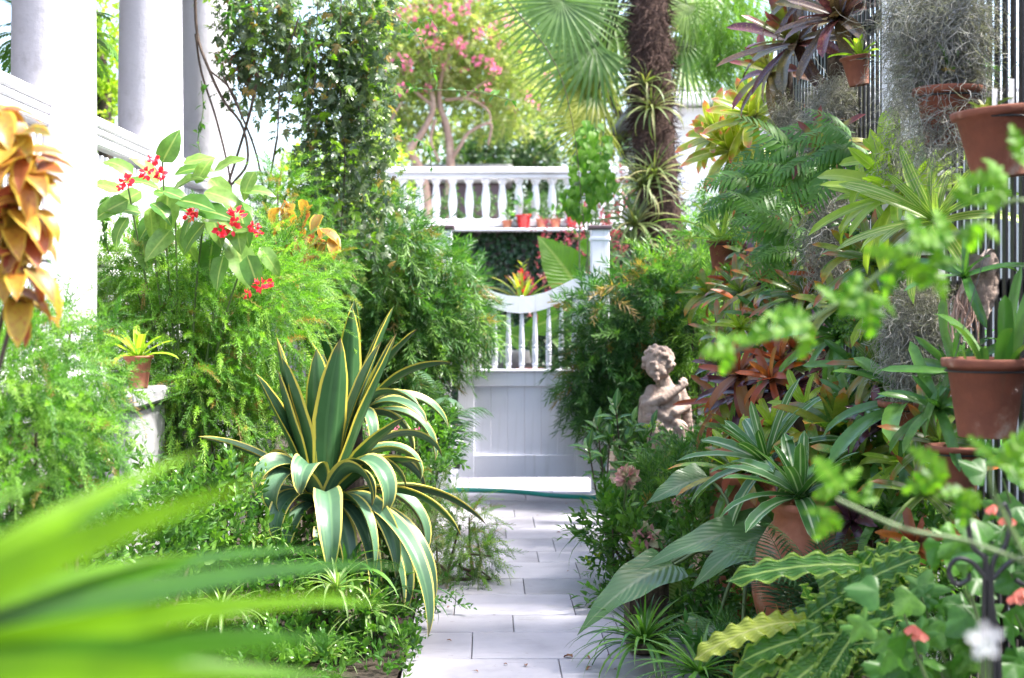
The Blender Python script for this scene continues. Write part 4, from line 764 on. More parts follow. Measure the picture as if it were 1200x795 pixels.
# ------------------------------------------------------------------ fan palm
PYd = 12.4
def pp_(px, py): return at(px, py, PYd)
pl = thing('fan_palm', 'tall fan palm with hairy brown trunk behind the gate latch', 'palm', (pp_(778, 0)[0], PYd, 0))
spn = spline([(pp_(782, 0)[0], PYd, 0), pp_(778, 380), pp_(773, 260), pp_(766, 160), pp_(763, 80), pp_(759, 0), pp_(757, -120), pp_(757, -260)], 70)
V, F, U = tube(spn, [.2, .19, .18, .17, .165, .17, .19], 24); V = V+np.stack([.012*np.sin(V[:, 2]*70+V[:, 0]*40), .012*np.cos(V[:, 2]*55+V[:, 0]*50), 0*V[:, 2]], -1)+R.normal(0, .006, V.shape)
MB().add(V, F, U).obj('trunk', M['fibre'], pl)
n = 9000; k = R.uniform(0, 69, n); i = k.astype(int); a = R.uniform(0, 6.28, n); c = spn[i]+(spn[np.minimum(i+1, 69)]-spn[i])*(k-i)[:, None]
rr = .165; o_ = np.stack([np.cos(a), np.sin(a), 0*a], -1)
hair = [strip(1, .05, 'grass', .2, b, 1, 4, 1, 0.) for b in (.6, 1.3)]
scatter(MB(), hair, c+o_*rr, o_*.5+np.array([0, 0, -.6])+R.normal(0, .5, (n, 3)), .15, .3, o_).obj('trunk_fibre', M['fibre'], pl, smooth=False, kind='stuff')
def fan(n, spread, droop, split=.45):
    parts = []
    for k in range(n):
        a = (k/(n-1)-.5)*spread; ln = 1-.18*abs(k/(n-1)-.5)*2+R.normal(0, .03)
        st_ = strip(ln, .05, 'grass', .12, droop*R.uniform(.7, 1.3), 2.2, 8, 2, .5*(1 if k % 2 else -1), twist=R.normal(0, .15)); V = st_[0].copy(); 
        s = st_[2][:, 1]; V[:, 0] *= np.where(s < .4, 1.15, 1); parts.append(xf((V, st_[1], st_[2]), fr1((math.sin(a), math.cos(a), 0), (0, 0, 1))))
    return tpl_join(parts)
FAN = [fan(38, 4.2, .7), fan(34, 3.6, 1.3), fan(36, 4.6, .35)]
fm_g = [tmesh('fan_leaf', f, M['palmleaf']) for f in FAN]; fm_y = [tmesh('fan_leaf', f, M['palmold']) for f in FAN]
crown = spn[-10]
for px, py, Y, ang, r_px, nrm, old, v in ((660, 2, 12.2, 236, 105, (.1, -1, .35), 0, 0), (700, 55, 12.9, 200, 120, (0, -.8, .6), 0, 0), (800, 45, 12.9, -50, 95, (0, -1, .3), 0, 0), (700, 80, 13.2, 195, 85, (.1, -.9, .5), 1, 1), (690, 60, 13.3, 165, 75, (0, -.7, .7), 0, 1), (700, 112, 13.1, 188, 85, (-.1, -.8, .6), 1, 1), (700, 140, 13.4, 205, 75, (0, -1, .3), 1, 1), (805, 5, 12.6, -95, 70, (.2, -1, .2), 0, 1), (720, 20, 13.2, 215, 130, (0, -.9, .4), 0, 2), (640, -30, 12.6, 250, 85, (0, -1, .2), 0, 0), (820, -20, 12.8, -30, 110, (0, -.9, .4), 0, 0), (735, -60, 13, 100, 110, (0, -1, .2), 0, 2), (780, -90, 12.8, 60, 110, (0, -1, .2), 0, 2), (690, -60, 12.8, 160, 110, (0, -.9, .4), 0, 0), (800, 80, 13.2, -10, 75, (0, -.8, .6), 0, 1)):
    h = at(px, py, Y); s = m_(r_px, Y); lf = place('fan_leaf', (fm_y if old else fm_g)[v], pl, h, screen_dir(ang, .05), nrm, s)
    MB().add(*tube(spline([spn[62 if py < 60 else 50], (spn[58]+h)/2+[0, .05, .12], h], 12), [.016, .009], 6)).obj('leaf_stalk', M['greenstem'], pl)
# plants growing on the palm trunk
for i, (px, py, n, L, w) in enumerate(((762, 70, 20, .30, .016), (755, 100, 18, .34, .018), (765, 128, 30, .36, .022), (752, 140, 20, .32, .02), (768, 205, 30, .42, .022), (752, 220, 30, .40, .02), (745, 265, 34, .42, .024), (772, 250, 26, .42, .022), (745, 290, 20, .4, .024), (785, 230, 20, .38, .02))):
    if i in (0, 3, 7, 9): continue
    b = at(px, py, PYd-.17); rosette('trunk_orchid', ['tuft of thin grey straps high on the palm trunk', 'small strap tuft on the palm trunk above the broad tuft', 'broad strap leaved tuft midway up the palm trunk', 'strap tuft midway up the palm trunk on its balustrade side', 'long leaved tuft on the palm trunk level with the balustrade', 'pale tuft on the trunk level with the balustrade, facing the vine', 'big pinkish strap tuft low on the palm trunk', 'strap tuft on the palm trunk just above the dark shrub', 'lowest strap tuft on the palm trunk', 'strap tuft on the house side of the palm trunk'][i], 'plant', b, int(n*1.4), L*1.15, w*1.25, M['epi'], el=(85, 10), bend=(.7, 2.3), axis=(-.2+.4*(i % 2), -.5, .85), prof='grass', ns=6, nc=2, group='plants on the palm trunk')
# heart-leaved vine
hv = thing('heart_leaf_vine', 'bright green heart leaved vine hanging beside the palm trunk', 'vine', (at(692, 0, 11.9)[0], 11.9, 0))
hl = MB().add(*strip(1, .85, 'heart', .1, .5, 1, 6, 4, .2)).mesh('leaf', M['near_fern'])
P, N_, _ = in_blobs(blobs_px([(692, 170, 11.8, 20, 32, .16), (690, 205, 11.8, 26, 30, .16), (680, 235, 11.8, 18, 22, .12), (705, 205, 11.8, 18, 25, .12)]), 190, .6)
for p in P: place('leaf', hl, hv, p, (rnd.gauss(0, .5), -.3, -1), (rnd.gauss(0, .3), -1, .4), rnd.uniform(.065, .11))
for px in (685, 695, 704): MB().add(*tube(spline([(at(px, 0, 11.9)[0], 11.9, 0), at(px-6, 260, 11.9), at(px+4, 150, 11.9)], 10), .008, 5)).obj('stem', M['greenstem'], hv)
grow('dark_leaf_shrub', 'dark green bush behind the palm trunk and vine', 'shrub', [(715, 215, 16, 30, 40, .3), (800, 270, 15, 30, 40, .3), (740, 270, 15.5, 35, 45, .3)], BROAD, 170, .2, M['tree_dark'], stems=4)
# guy wire across the view
tag(MB().add(*tube(spline([at(590, -5, 11.2), at(648, 70, 11.3), at(672, 150, 11.4), at(684, 260, 11.5), at(690, 275, 11.5)], 24), .004, 4)).obj('vine_tendril', M['twig']), 'thin dark bare tendril hanging in front of the fan palm leaves', 'tendril')
# ------------------------------------------------------------------ trees beyond the terrace
def limb(t, pts, Y, r, name='limb'): r = [x*.62 for x in r]; MB().add(*tube(spline([at(a, b, Y+dy) for a, b, dy in pts], 22), r, 9)).obj(name, M['myrtle'], t)
cm = thing('crape_myrtle', 'crape myrtle with twisted pinkish limbs and pink blossom beyond the balustrade', 'tree', (at(505, 0, 23)[0], 23.0, 2))
limb(cm, [(505, 290, 0), (497, 215, 0), (485, 185, 0), (480, 175, -.1), (495, 155, 0), (508, 125, 0), (500, 90, .1), (490, 60, .2)], 23, [.14, .1, .05], 'trunk')
limb(cm, [(525, 290, .1), (528, 190, .1), (524, 150, .1), (515, 120, .1), (520, 80, 0), (540, 40, 0)], 23, [.14, .08, .04], 'trunk')
limb(cm, [(527, 190, .1), (540, 170, 0), (550, 155, 0), (575, 145, 0), (572, 170, 0)], 23, [.06, .03]); limb(cm, [(522, 117, .1), (550, 116, 0), (572, 130, .1), (575, 150, 0)], 23, [.05, .025]); limb(cm, [(510, 140, 0), (505, 165, 0), (515, 190, 0)], 23, [.05, .03]); limb(cm, [(508, 125, 0), (480, 100, 0), (465, 70, .2)], 23, [.05, .02]); limb(cm, [(540, 118, 0), (570, 95, 0), (600, 80, .3)], 23, [.04, .015]); limb(cm, [(460, 200, 0), (470, 230, 0), (472, 300, 0)], 23, [.07, .08]); limb(cm, [(460, 200, 0), (450, 160, 0), (470, 120, 0)], 23, [.07, .04])
cb_ = blobs_px([(500, 60, 23.5, 65, 45, 1.2), (560, 50, 23.5, 65, 45, 1.2), (465, 90, 23.5, 45, 45, 1.0), (600, 90, 23.5, 45, 45, 1.0), (530, 95, 23.8, 60, 30, 1.0), (480, 10, 23.5, 70, 30, 1.2), (560, 0, 23.5, 60, 30, 1.2), (460, 150, 23.8, 40, 25, .8), (600, 140, 24, 45, 25, .8)])
P, N_, _ = in_blobs(cb_, 3300, .3); scatter(MB(), OVAL, P, N_*.4+R.normal(0, .6, P.shape), .24, .5).obj('crown', M['pale'], cm, smooth=False, kind='stuff')
fb = MB(); P, N_, _ = in_blobs(cb_[:7], 90, .9)
for p in P: blossom(fb, p-[0, .4, 0], .065, 10, PET, 1.8)
for px, py in ((470, 15), (482, 22), (522, 10), (532, 22), (545, 12), (560, 70), (575, 75), (580, 85), (465, 70), (478, 78), (505, 35), (513, 52), (540, 50), (470, 105), (595, 25), (560, 40)): blossom(fb, at(px, py, 22.4), .085, 18, PET, 1.8)
fb.obj('blossom', M['pinkfl'], cm, smooth=False, kind='stuff')
def bgtree(label, px, Y, spec, n, size, mat, tpl=OVAL, tr=.12):
    c = at(px, 0, Y)[0]; t = thing('tree', label, 'tree', (c, Y, 0)); bl = blobs_px(spec)
    MB().add(*tube(spline([(c, Y, 0), (c+.1, Y, 1.5), bl[0][0]], 10), [tr, tr*.4], 8)).obj('trunk', M['bark'], t)
    for c_, r_ in bl[1:]: MB().add(*tube(spline([(c+.1, Y, 1.5), (c_+bl[0][0])/2, c_], 8), [tr*.5, tr*.15], 6)).obj('limb', M['bark'], t)
    P, N_, _ = in_blobs(bl, n, .5); scatter(MB(), tpl, P, N_*.7+UP*.1, size, .5).obj('crown', mat, t, smooth=False, kind='stuff')
bgtree('pale hazy tree filling the sky behind the crape myrtle', 560, 30, [(560, 130, 30, 90, 60, 1.5), (480, 160, 30, 70, 60, 1.5), (640, 120, 30, 70, 70, 1.5), (600, 40, 31, 90, 60, 1.5), (450, 60, 31, 60, 70, 1.5)], 1500, .42, M['pale'])
bgtree('evergreen tree standing behind the balustrade near the fan leaves', 620, 26, [(600, 175, 26, 45, 35, 1), (650, 190, 26, 45, 45, 1), (560, 195, 26.5, 40, 25, .8), (640, 240, 26, 60, 30, .8)], 900, .3, M['tree_dark'])
bgtree('yellow green tree seen between the first two porch columns', 124, 15.5, [(120, 70, 15.5, 30, 40, .6), (130, 130, 15.5, 30, 30, .5), (112, 20, 15.6, 28, 40, .5), (100, 110, 15.7, 30, 40, .5)], 420, .24, M['yellowgreen'], BROAD)
bgtree('light green tree behind the hanging vine and porch end', 400, 20, [(370, 215, 20, 40, 40, .7), (440, 200, 20, 30, 50, .7), (430, 280, 19, 50, 40, .6)], 520, .3, M['yellowgreen'])
bgtree('feathery light tree behind the fan palm crown', 800, 27, [(700, 60, 27, 80, 60, 1), (790, 80, 27, 50, 60, 1), (720, 140, 27, 50, 40, .8), (650, 60, 27.5, 50, 70, 1)], 900, .34, M['pale'])
grow('terrace_shrub', 'rounded green shrub on the terrace behind the balusters', 'shrub', [(590, 250, 20, 60, 14, .6), (540, 245, 20, 30, 14, .5), (650, 245, 20, 50, 16, .5)], OVAL, 260, .2, M['tree_dark'], root=(tx(600), 20, tz(266)), stems=3)
cotl = thing('garden_shed', 'small dark shed with pale roof behind the balusters', 'shed', (at(538, 0, 23.6)[0], 24, tz(266)))
put('shed_wall', bevel_box('shed_wall', 1.4, 1.2, 1.0, M['copper'], .02), (at(541, 0, 23.6)[0], 24.2, tz(266)+.52), cotl); put('shed_roof', bevel_box('shed_roof', 1.7, 1.5, .3, M['stucco'], .03), (at(541, 0, 23.6)[0], 24.2, tz(266)+1.175), cotl)
# weeping plant hanging behind the fence end
wpn = thing('weeping_foliage_tree', 'weeping fine leaved tree hanging bright green beyond the fence end', 'tree', (at(865, 0, 11.6)[0], 11.6, 0))
MB().add(*tube(spline([(at(880, 0, 11.8)[0], 11.8, 0), at(885, 200, 11.8), at(862, -60, 11.6)], 14), [.05, .02], 7)).obj('trunk', M['twig'], wpn)
P, N_, _ = in_blobs(blobs_px([(850, 10, 11.5, 36, 60, .25), (862, 50, 11.5, 30, 50, .25), (838, 40, 11.5, 22, 40, .2), (885, 20, 11.5, 30, 50, .2)]), 420, .4)
scatter(MB(), HEATH, P, np.tile([0, -.1, -1.], (len(P), 1)), .26, .22).obj('crown', M['bamb'], wpn, smooth=False, kind='stuff')
# ------------------------------------------------------------------ cherub statue
def ball(mb, c, r, rot=None, n=14):
    th = np.linspace(0, np.pi, n); ph = np.linspace(0, 2*np.pi, 2*n, endpoint=False)
    V = np.stack([np.outer(np.sin(th), np.cos(ph)), np.outer(np.sin(th), np.sin(ph)), np.outer(np.cos(th), np.ones(2*n))], -1).reshape(-1, 3)*np.asarray(r)
    if rot is not None: V = V @ np.array(rot).T
    m = 2*n; i = np.arange(n-1)[:, None]*m; j = np.arange(m)[None]; j2 = (j+1) % m
    mb.add(V+np.asarray(c), np.stack([i+j, i+m+j, i+m+j2, i+j2], -1).reshape(-1, 4))
def capsule(mb, a, b, r0, r1, k=7):
    for t in np.linspace(0, 1, k): ball(mb, np.array(a)*(1-t)+np.array(b)*t, [r0*(1-t)+r1*t]*3, n=9)
SY = 9.2; S0 = at(780, 505, SY); u_ = m_(1, SY)    # statue coordinates in photo pixels: x right, y up, depth towards the camera
def sp_(x, y, d=0): return S0+np.array([(x-780)*u_, -d*u_, (505-y)*u_])
sm = MB()
hc = sp_(771, 425, 4); ball(sm, hc, np.array([17, 17.5, 19])*u_)                       # skull
ball(sm, sp_(768, 431, 12), np.array([12.5, 11, 13])*u_)                                    # face
ball(sm, sp_(765, 437.5, 19), np.array([6.5, 5, 5])*u_); ball(sm, sp_(774, 436, 17), np.array([5.5, 4.5, 5])*u_)  # cheeks
ball(sm, sp_(766, 430.5, 23.5), np.array([2.3, 3.2, 3.2])*u_)                             # nose
ball(sm, sp_(766, 427, 22), np.array([1.7, 2, 4])*u_); ball(sm, sp_(767, 443.5, 20), np.array([4.2, 3.6, 3])*u_)   # bridge, chin
ball(sm, sp_(766.8, 438.2, 21.8), np.array([3.3, 2, .9])*u_); ball(sm, sp_(766.8, 440.4, 21.6), np.array([2.8, 2, 1.0])*u_)  # lips
ball(sm, sp_(761.5, 424.2, 20.5), np.array([3.8, 2, 1.2])*u_); ball(sm, sp_(771.5, 424, 20), np.array([3.8, 2, 1.2])*u_)   # brows
ball(sm, sp_(762, 427.5, 20), np.array([2.4, 1.6, 1.3])*u_); ball(sm, sp_(771.2, 427.3, 19.5), np.array([2.4, 1.6, 1.3])*u_)  # eyelids
ball(sm, sp_(786, 430, 7), np.array([2.6, 4, 5])*u_)                                      # ear
for k in range(120):                                                                     # curls
    v = unit(R.normal(size=3)); 
    if v[2] < -.35 or (v[1] < -.35 and v[2] < .42 and abs(v[0]+.2) < .72): continue
    ball(sm, hc+v*np.array([17.5, 18, 19.2])*u_, [R.uniform(2.4, 3.8)*u_]*3, n=6)
capsule(sm, sp_(775, 441, 2), sp_(779, 452, 0), 8.5*u_, 10*u_)                             # neck
ball(sm, sp_(780, 468, 1), np.array([21, 14, 20])*u_); ball(sm, sp_(779, 486, 3), np.array([19, 15, 18])*u_); ball(sm, sp_(780, 505, 2), np.array([21, 16, 16])*u_)   # chest, belly, hips
ball(sm, sp_(773, 466, 11), np.array([8, 5, 6.5])*u_); ball(sm, sp_(788, 466, 11), np.array([8, 5, 6.5])*u_)
capsule(sm, sp_(764, 459, 3), sp_(757, 474, 9), 8.5*u_, 7.5*u_); capsule(sm, sp_(757, 474, 9), sp_(776, 466, 18), 7.2*u_, 5.5*u_); capsule(sm, sp_(776, 466, 18), sp_(797, 452, 15), 5.8*u_, 4.6*u_)    # arm folded across the chest
capsule(sm, sp_(796, 459, 0), sp_(803, 476, 3), 8*u_, 7*u_); capsule(sm, sp_(803, 476, 3), sp_(789, 482, 16), 6.6*u_, 5*u_)
ball(sm, sp_(800, 449.5, 15), np.array([4.6, 3.6, 4.2])*u_)
for k, (dx, dy) in enumerate(((-2.5, 5.5), (.2, 7), (2.8, 6.2), (5, 4.2))): capsule(sm, sp_(798+dx*.6, 449-dy*.4, 17), sp_(798+dx, 449-dy, 14), 1.5*u_, 1.1*u_, 4)   # fingers on the shoulder
capsule(sm, sp_(796, 450, 18), sp_(793, 445.5, 18), 1.6*u_, 1.2*u_, 4)
for a, b, r in (((760, 478, 8), (757, 505, 4), 9), ((767, 480, 14), (800, 500, 12), 6), ((760, 490, 14), (795, 512, 12), 6.5), ((762, 500, 13), (775, 530, 8), 9), ((795, 500, 10), (800, 530, 6), 9), ((757, 470, -2), (753, 500, 0), 8), ((780, 505, 14), (785, 532, 12), 6), ((803, 470, -4), (808, 505, -3), 7)): capsule(sm, sp_(*a), sp_(*b), r*u_, r*.8*u_)   # drapery
capsule(sm, sp_(770, 505, 3), sp_(768, 548, 2), 13*u_, 8*u_); capsule(sm, sp_(791, 505, 1), sp_(792, 548, 0), 13*u_, 8*u_); ball(sm, sp_(766, 552, 7), np.array([6, 11, 5])*u_); ball(sm, sp_(793, 552, 5), np.array([6, 11, 5])*u_)
ball(sm, sp_(780, 556, 0), np.array([24, 20, 5])*u_)
tmp = bpy.data.objects.new('tmp', sm.mesh('tmp', M['statue'])); COL.objects.link(tmp)
rm = tmp.modifiers.new('r', 'REMESH'); rm.mode = 'VOXEL'; rm.voxel_size = .0055; rm.use_smooth_shade = True
sm_ = tmp.modifiers.new('s', 'SMOOTH'); sm_.iterations = 2; sm_.factor = .5
dg = bpy.context.evaluated_depsgraph_get(); me = bpy.data.meshes.new_from_object(tmp.evaluated_get(dg)); bpy.data.objects.remove(tmp)
me.name = 'body'; me.materials.clear(); me.materials.append(M['statue'])
zs = S0[2]-55*u_
ch = thing('cherub_statue', 'weathered stone cherub statue with curly hair and folded arm, looking down', 'statue', (S0[0], SY, zs)); link('body', me, ch)
pd = thing('statue_pedestal', 'stone pedestal under the cherub statue, hidden in the planting', 'pedestal', (S0[0], SY, 0))
put('shaft', bevel_box('shaft', .26, .26, zs-.04, M['statue'], .01), (S0[0], SY, (zs-.04)/2+.0), pd); put('slab', bevel_box('slab', .34, .34, .04, M['statue'], .008), (S0[0], SY, zs-.02), pd)
# ------------------------------------------------------------------ plants hung on the fence
def hang(label, px, py, Y, r, h, mat='terracotta', tilt=0., wire=True, cat='pot'):
    """clay pot whose rim centre is at the pixel, held by an iron ring and arm from the fence"""
    p = at(px, py, Y); p[2] -= h; t = thing('hanging_pot', label, cat, p)
    me = pot_mesh('pot_body', r, h, M['terramid' if mat == 'terracotta' else mat]); o = put('pot_body', me, p, t); so = put('soil', lathe_mesh('soil', [(0, h*.90), (r*.4, h*.915), (r*.89, h*.885)], M['pebbles'], 24), p, t)
    o.rotation_euler.y = tilt; so.rotation_euler.y = tilt
    if wire:
        a = np.linspace(0, 6.283, 25); ring = np.stack([np.cos(a)*r*1.0, np.sin(a)*r*1.0, 0*a+h*.84], -1)+p; MB().add(*tube(ring, .0035, 5)).obj('ring', M['metal'], t)
        MB().add(*tube(np.array([[p[0]+r*.98, p[1], p[2]+h*.84], [FX-.004, p[1], p[2]+h*.84]]), .004, 5)).obj('bracket', M['metal'], t)
    return p+[0, 0, h*.9]
b = hang('small clay pot fixed to the fence among purple bromeliads', 1007, 66, 6.55, .064, .135, tilt=-.15)
rosette('succulent_bromeliad', 'small green rosette growing in the little clay pot on the fence', 'bromeliad', b, 14, .15, .03, M['brom_lime'], el=(80, 15), bend=(.2, .9), fold=.5)
b1 = hang('wide clay pot on the fence half covered by spanish moss', 1112, 104, 4.95, .112, .2)
grow('moss_pot_fern', 'little fern sprouting from the moss covered clay pot', 'fern', [(1112, 92, 4.95, 30, 15, .08), (1130, 75, 4.95, 15, 20, .05)], ASP, 60, .08, M['asp_dark'], root=b1, stems=3, stem_r=.004)
b2 = hang('clay pot at the end of the fence with white plant tags', 1172, 128, 4.25, .112, .205, tilt=-.1)
for dx, hh_, lab in ((.02, .12, 'taller white plant tag stuck in the clay pot'), (-.03, .09, 'shorter white plant tag stuck in the clay pot')):
    put('plant_tag', bevel_box('plant_tag', .022, .002, hh_, M['tagwhite'], .0006), b2+[dx, -.04, hh_/2-.015], None, .5); o = bpy.data.objects[-1] if False else None
for o in [o for o in COL.objects if o.name.startswith('plant_tag')]: tag(o, 'taller white plant tag stuck in the clay pot' if o.location.x > b2[0] else 'shorter white plant tag stuck in the clay pot', 'plant tag')
rosette('grey_succulent', 'grey green succulent tuft in the clay pot with white tags', 'succulent', b2+[-.04, 0, 0], 12, .09, .03, M['epi'], el=(80, 10), bend=(.2, .8), fold=.4)
b3 = hang('large clay pot with orchid hanging from the fence by the bark slab', 1156, 420, 4.2, .116, .232)
orc = thing('orchid', 'orchid with thick upright strap leaves in the large clay pot', 'orchid', b3)
for dx, dy, az, el, L, w, bd in ((.06, .0, 10, 84, .30, .05, .15), (.05, -.02, 250, 80, .22, .048, .3), (-.03, -.03, 200, 70, .17, .045, .8), (.02, -.05, 270, 75, .15, .04, .9), (.08, .02, -20, 60, .26, .05, .7), (.0, .03, 120, 60, .26, .045, .9), (.05, -.05, 300, 55, .2, .045, 1.3), (-.06, .0, 180, 78, .07, .03, .2), (-.02, -.04, 240, 80, .06, .03, .2), (.09, .03, 30, 75, .34, .05, .5)):
    a, e = math.radians(az), math.radians(el); me = MB().add(*strip(L, w, 'strap', 0, bd, 1.3, 9, 4, .3)).mesh('leaf', M['strapdark'])
    place('leaf', me, orc, b3+[dx, dy, 0], (math.cos(a)*math.cos(e), math.sin(a)*math.cos(e), math.sin(e)), (-math.cos(a), -math.sin(a)-.2, .6))
for k in range(2): MB().add(*tube(np.array([b3+[-.10+.2*k, 0, 0], (FX-.02, b3[1]+.02, 2.55)]), .0016, 4)).obj('hanger_wire', M['wire'], orc)
b4 = hang('weathered clay pot low on the fence behind the abutilon', 1120, 522, 4.75, .09, .17, 'terradark')
b5 = hang('clay pot on the far part of the fence with cream striped leaves', 846, 282, 8.7, .085, .17)
rosette('striped_strap_plant', 'cream striped strap plant in the clay pot near the fence end', 'plant', b5, 14, .42, .045, M['brom_cream'], el=(70, 15), bend=(.3, 1.1), fold=.4)
b6 = hang('clay pot low against the fence under dark strap leaves', 1068, 470, 5.3, .11, .2)
# bromeliads
AX = (-.62, -.45, .62)
def brom(label, px, py, Y, *a, **k): b = at(px, py, Y); k.setdefault('axis', AX); return rosette('bromeliad', label, 'bromeliad', b, *a, **k)
brom('purple bromeliad at the top of the fence above the little clay pot', 985, 22, 6.75, 24, .36, .075, [M['brom_purple']], el=(80, 0), bend=(.1, .9), fold=.3)
brom('spotted purple and olive bromeliad at the fence top', 935, 52, 7.3, 26, .40, .075, [M['brom_olive'], M['brom_purple'], M['brom_purple']], el=(85, -10), bend=(.1, 1.0), fold=.3)
brom('olive bromeliad with browned tips above the gold one', 905, 85, 7.7, 16, .34, .065, [M['brom_olive'], M['brom_purple']], el=(75, -20), bend=(.1, 1.1), fold=.3)
brom('dark purple bromeliad rosette topmost on the fence', 960, -15, 7.1, 22, .38, .07, [M['brom_purple']], el=(80, 0), bend=(.1, .9), fold=.3)
brom('gold and green bromeliad with pink tips, upper of the pair', 885, 138, 8.4, 24, .33, .085, [M['brom_gold']], el=(85, -5), bend=(.1, .8), fold=.25)
brom('gold and green bromeliad with pink tips, lower of the pair', 862, 178, 8.55, 30, .34, .085, [M['brom_gold']], el=(85, -15), bend=(.1, .9), fold=.25)
brom('gold and green bromeliad with pink tips growing outermost beside the bamboo', 842, 160, 8.7, 26, .28, .08, [M['brom_gold']], el=(80, -15), bend=(.1, .9), fold=.25, axis=(-.7, -.5, .4))
brom('lime green strap bromeliad with long arching leaves above the bark slab', 1058, 232, 5.5, 22, .40, .066, [M['brom_lime']], el=(75, -5), bend=(.3, 1.4), fold=.3)
brom('cream striped strap plant just behind the bark slab', 1098, 262, 5.1, 22, .36, .05, [M['brom_cream']], el=(80, 5), bend=(.2, 1.1), fold=.3)
brom('pale green broad bromeliad over the fern', 1045, 190, 5.6, 12, .24, .07, [M['brom_lime']], el=(75, 0), bend=(.3, 1.3), fold=.3, axis=(-.7, -.4, .5))
for i, (px, py, Y, lab) in enumerate(((905, 335, 7.4, 'glossy striped bromeliad with reddish tips below the fern'), (870, 345, 7.8, 'glossy striped bromeliad reaching towards the bamboo'), (945, 350, 6.9, 'glossy striped bromeliad beside the moss column'), (925, 385, 7.1, 'drooping striped bromeliad above the plum one'))):
    brom(lab, px, py, Y, 26, .34, .052, [M['brom_striped']], el=(75, -20), bend=(.4, 1.7), fold=.35, axis=(-.55, -.4, .7))
rd = thing('red_bract', 'single red bract leaf rising from the striped bromeliad', 'leaf', at(862, 352, 7.7)); place('blade', MB().add(*strip(.16, .055, 'lance', 0, .3, 1, 7, 4, .3)).mesh('blade', M['brom_red']), rd, at(862, 352, 7.7), screen_dir(150, .3), (0, -.6, .8))
brom('plum coloured bromeliad with orange outer leaves behind the cherub', 885, 462, 6.9, 30, .31, .06, [M['brom_dark'], M['brom_dark'], M['brom_orange']], el=(75, -10), bend=(.3, 1.2), fold=.3, axis=(-.45, -.45, .75))
brom('plum bromeliad rosette against the bark post', 925, 455, 6.6, 20, .26, .055, [M['brom_dark']], el=(75, -10), bend=(.4, 1.3), fold=.3, axis=(-.3, -.5, .8))
brom('bright orange bromeliad in front of the plum one', 868, 440, 6.8, 16, .27, .06, [M['brom_orange']], el=(70, -15), bend=(.3, 1.2), fold=.3, axis=(-.5, -.5, .7))
brom('red and orange bromeliad fan over the plum rosettes', 915, 425, 6.6, 14, .24, .055, [M['brom_orange'], M['brom_striped']], el=(75, -10), bend=(.3, 1.2), fold=.3, axis=(-.4, -.5, .75))
brom('orange leaved bromeliad reaching across the cherub', 850, 470, 7.4, 14, .36, .055, [M['brom_orange']], el=(60, -25), bend=(.2, .9), fold=.3, axis=(-.7, -.3, .55))
brom('mottled green and yellow bromeliad above the terracotta urn', 985, 515, 5.8, 22, .33, .095, [M['mottled']], el=(82, 10), bend=(.1, .9), fold=.3, axis=(-.15, -.3, 1))
brom('broad dark strap plant in the clay pot low on the fence', 1075, 478, 5.3, 22, .46, .085, [M['strapdark']], el=(75, -10), bend=(.5, 1.7), fold=.3, axis=(-.4, -.3, .8))
brom('white striped dracaena rising from the terracotta urn', 938, 585, 5.45, 22, .36, .075, [M['varieg']], el=(80, 5), bend=(.2, 1.1), fold=.3, axis=(-.1, -.15, 1), wave=.03)
brom('white striped dracaena behind the urn, leaning to the path', 900, 545, 5.9, 26, .40, .07, [M['varieg']], el=(78, 0), bend=(.2, 1.0), fold=.3, axis=(-.45, -.15, .9), wave=.03)
brom('green strap bromeliad in the tall clay jar', 868, 560, 6.4, 24, .36, .055, [M['brom_lime'], M['mottled'], M['strapdark']], el=(75, 0), bend=(.3, 1.2), fold=.3, axis=(-.2, -.2, 1))
brom('dark green strap bromeliad under the mottled one', 1030, 560, 5.5, 20, .34, .06, [M['strapdark']], el=(70, -5), bend=(.4, 1.4), fold=.3, axis=(-.3, -.3, .9))
brom('slim green bromeliad between creeper and moss column', 1005, 430, 6.0, 14, .26, .05, [M['strapdark']], el=(60, -20), bend=(.3, 1.2), fold=.3)
# many smaller rosettes fill the fence between the large ones
NEAR = ('under the gold bromeliads', 'below the lacy fern', 'beside the moss behind the fern', 'below the lime strap bromeliad', 'under the striped bromeliad facing the bamboo', 'between the striped bromeliads', 'above the drooping striped bromeliad', 'by the light green bamboo', 'against the mossy bark post', 'among the plum rosettes', 'behind the tall clay jar', 'above the white striped dracaena', 'beside the mottled bromeliad', 'under the small leaved creeper', 'beside the moss column', 'by the low clay pot', 'on the clay jar rim', 'below the mottled bromeliad', 'above the dark strap bromeliad', 'under the broad dark strap plant', 'low behind the terracotta urn', 'below the weathered pot', 'beside the urn shoulder', 'above the wavy fern', 'beside the clay pot near the fence end', 'behind the creeper', 'next to the top of the moss column', 'beside the large clay pot', 'between the two low pots', 'under the cream striped plant', 'above the orange leaves near the cherub', 'above the red and orange fan', 'at the bamboo tips', 'beside the pale broad bromeliad', 'behind the large clay pot')
KINDS = (('brom_striped', 'small bronze striped bromeliad tucked between larger plants on the fence', .22, .042), ('strapdark', 'small dark green strap rosette tucked between larger plants on the fence', .24, .040), ('brom_lime', 'small lime green bromeliad tucked between larger plants on the fence', .20, .042), ('mottled', 'small mottled green bromeliad tucked between larger plants on the fence', .20, .05), ('brom_orange', 'small orange leaved bromeliad tucked between larger plants on the fence', .19, .042), ('brom_dark', 'small plum bromeliad tucked between larger plants on the fence', .20, .045))
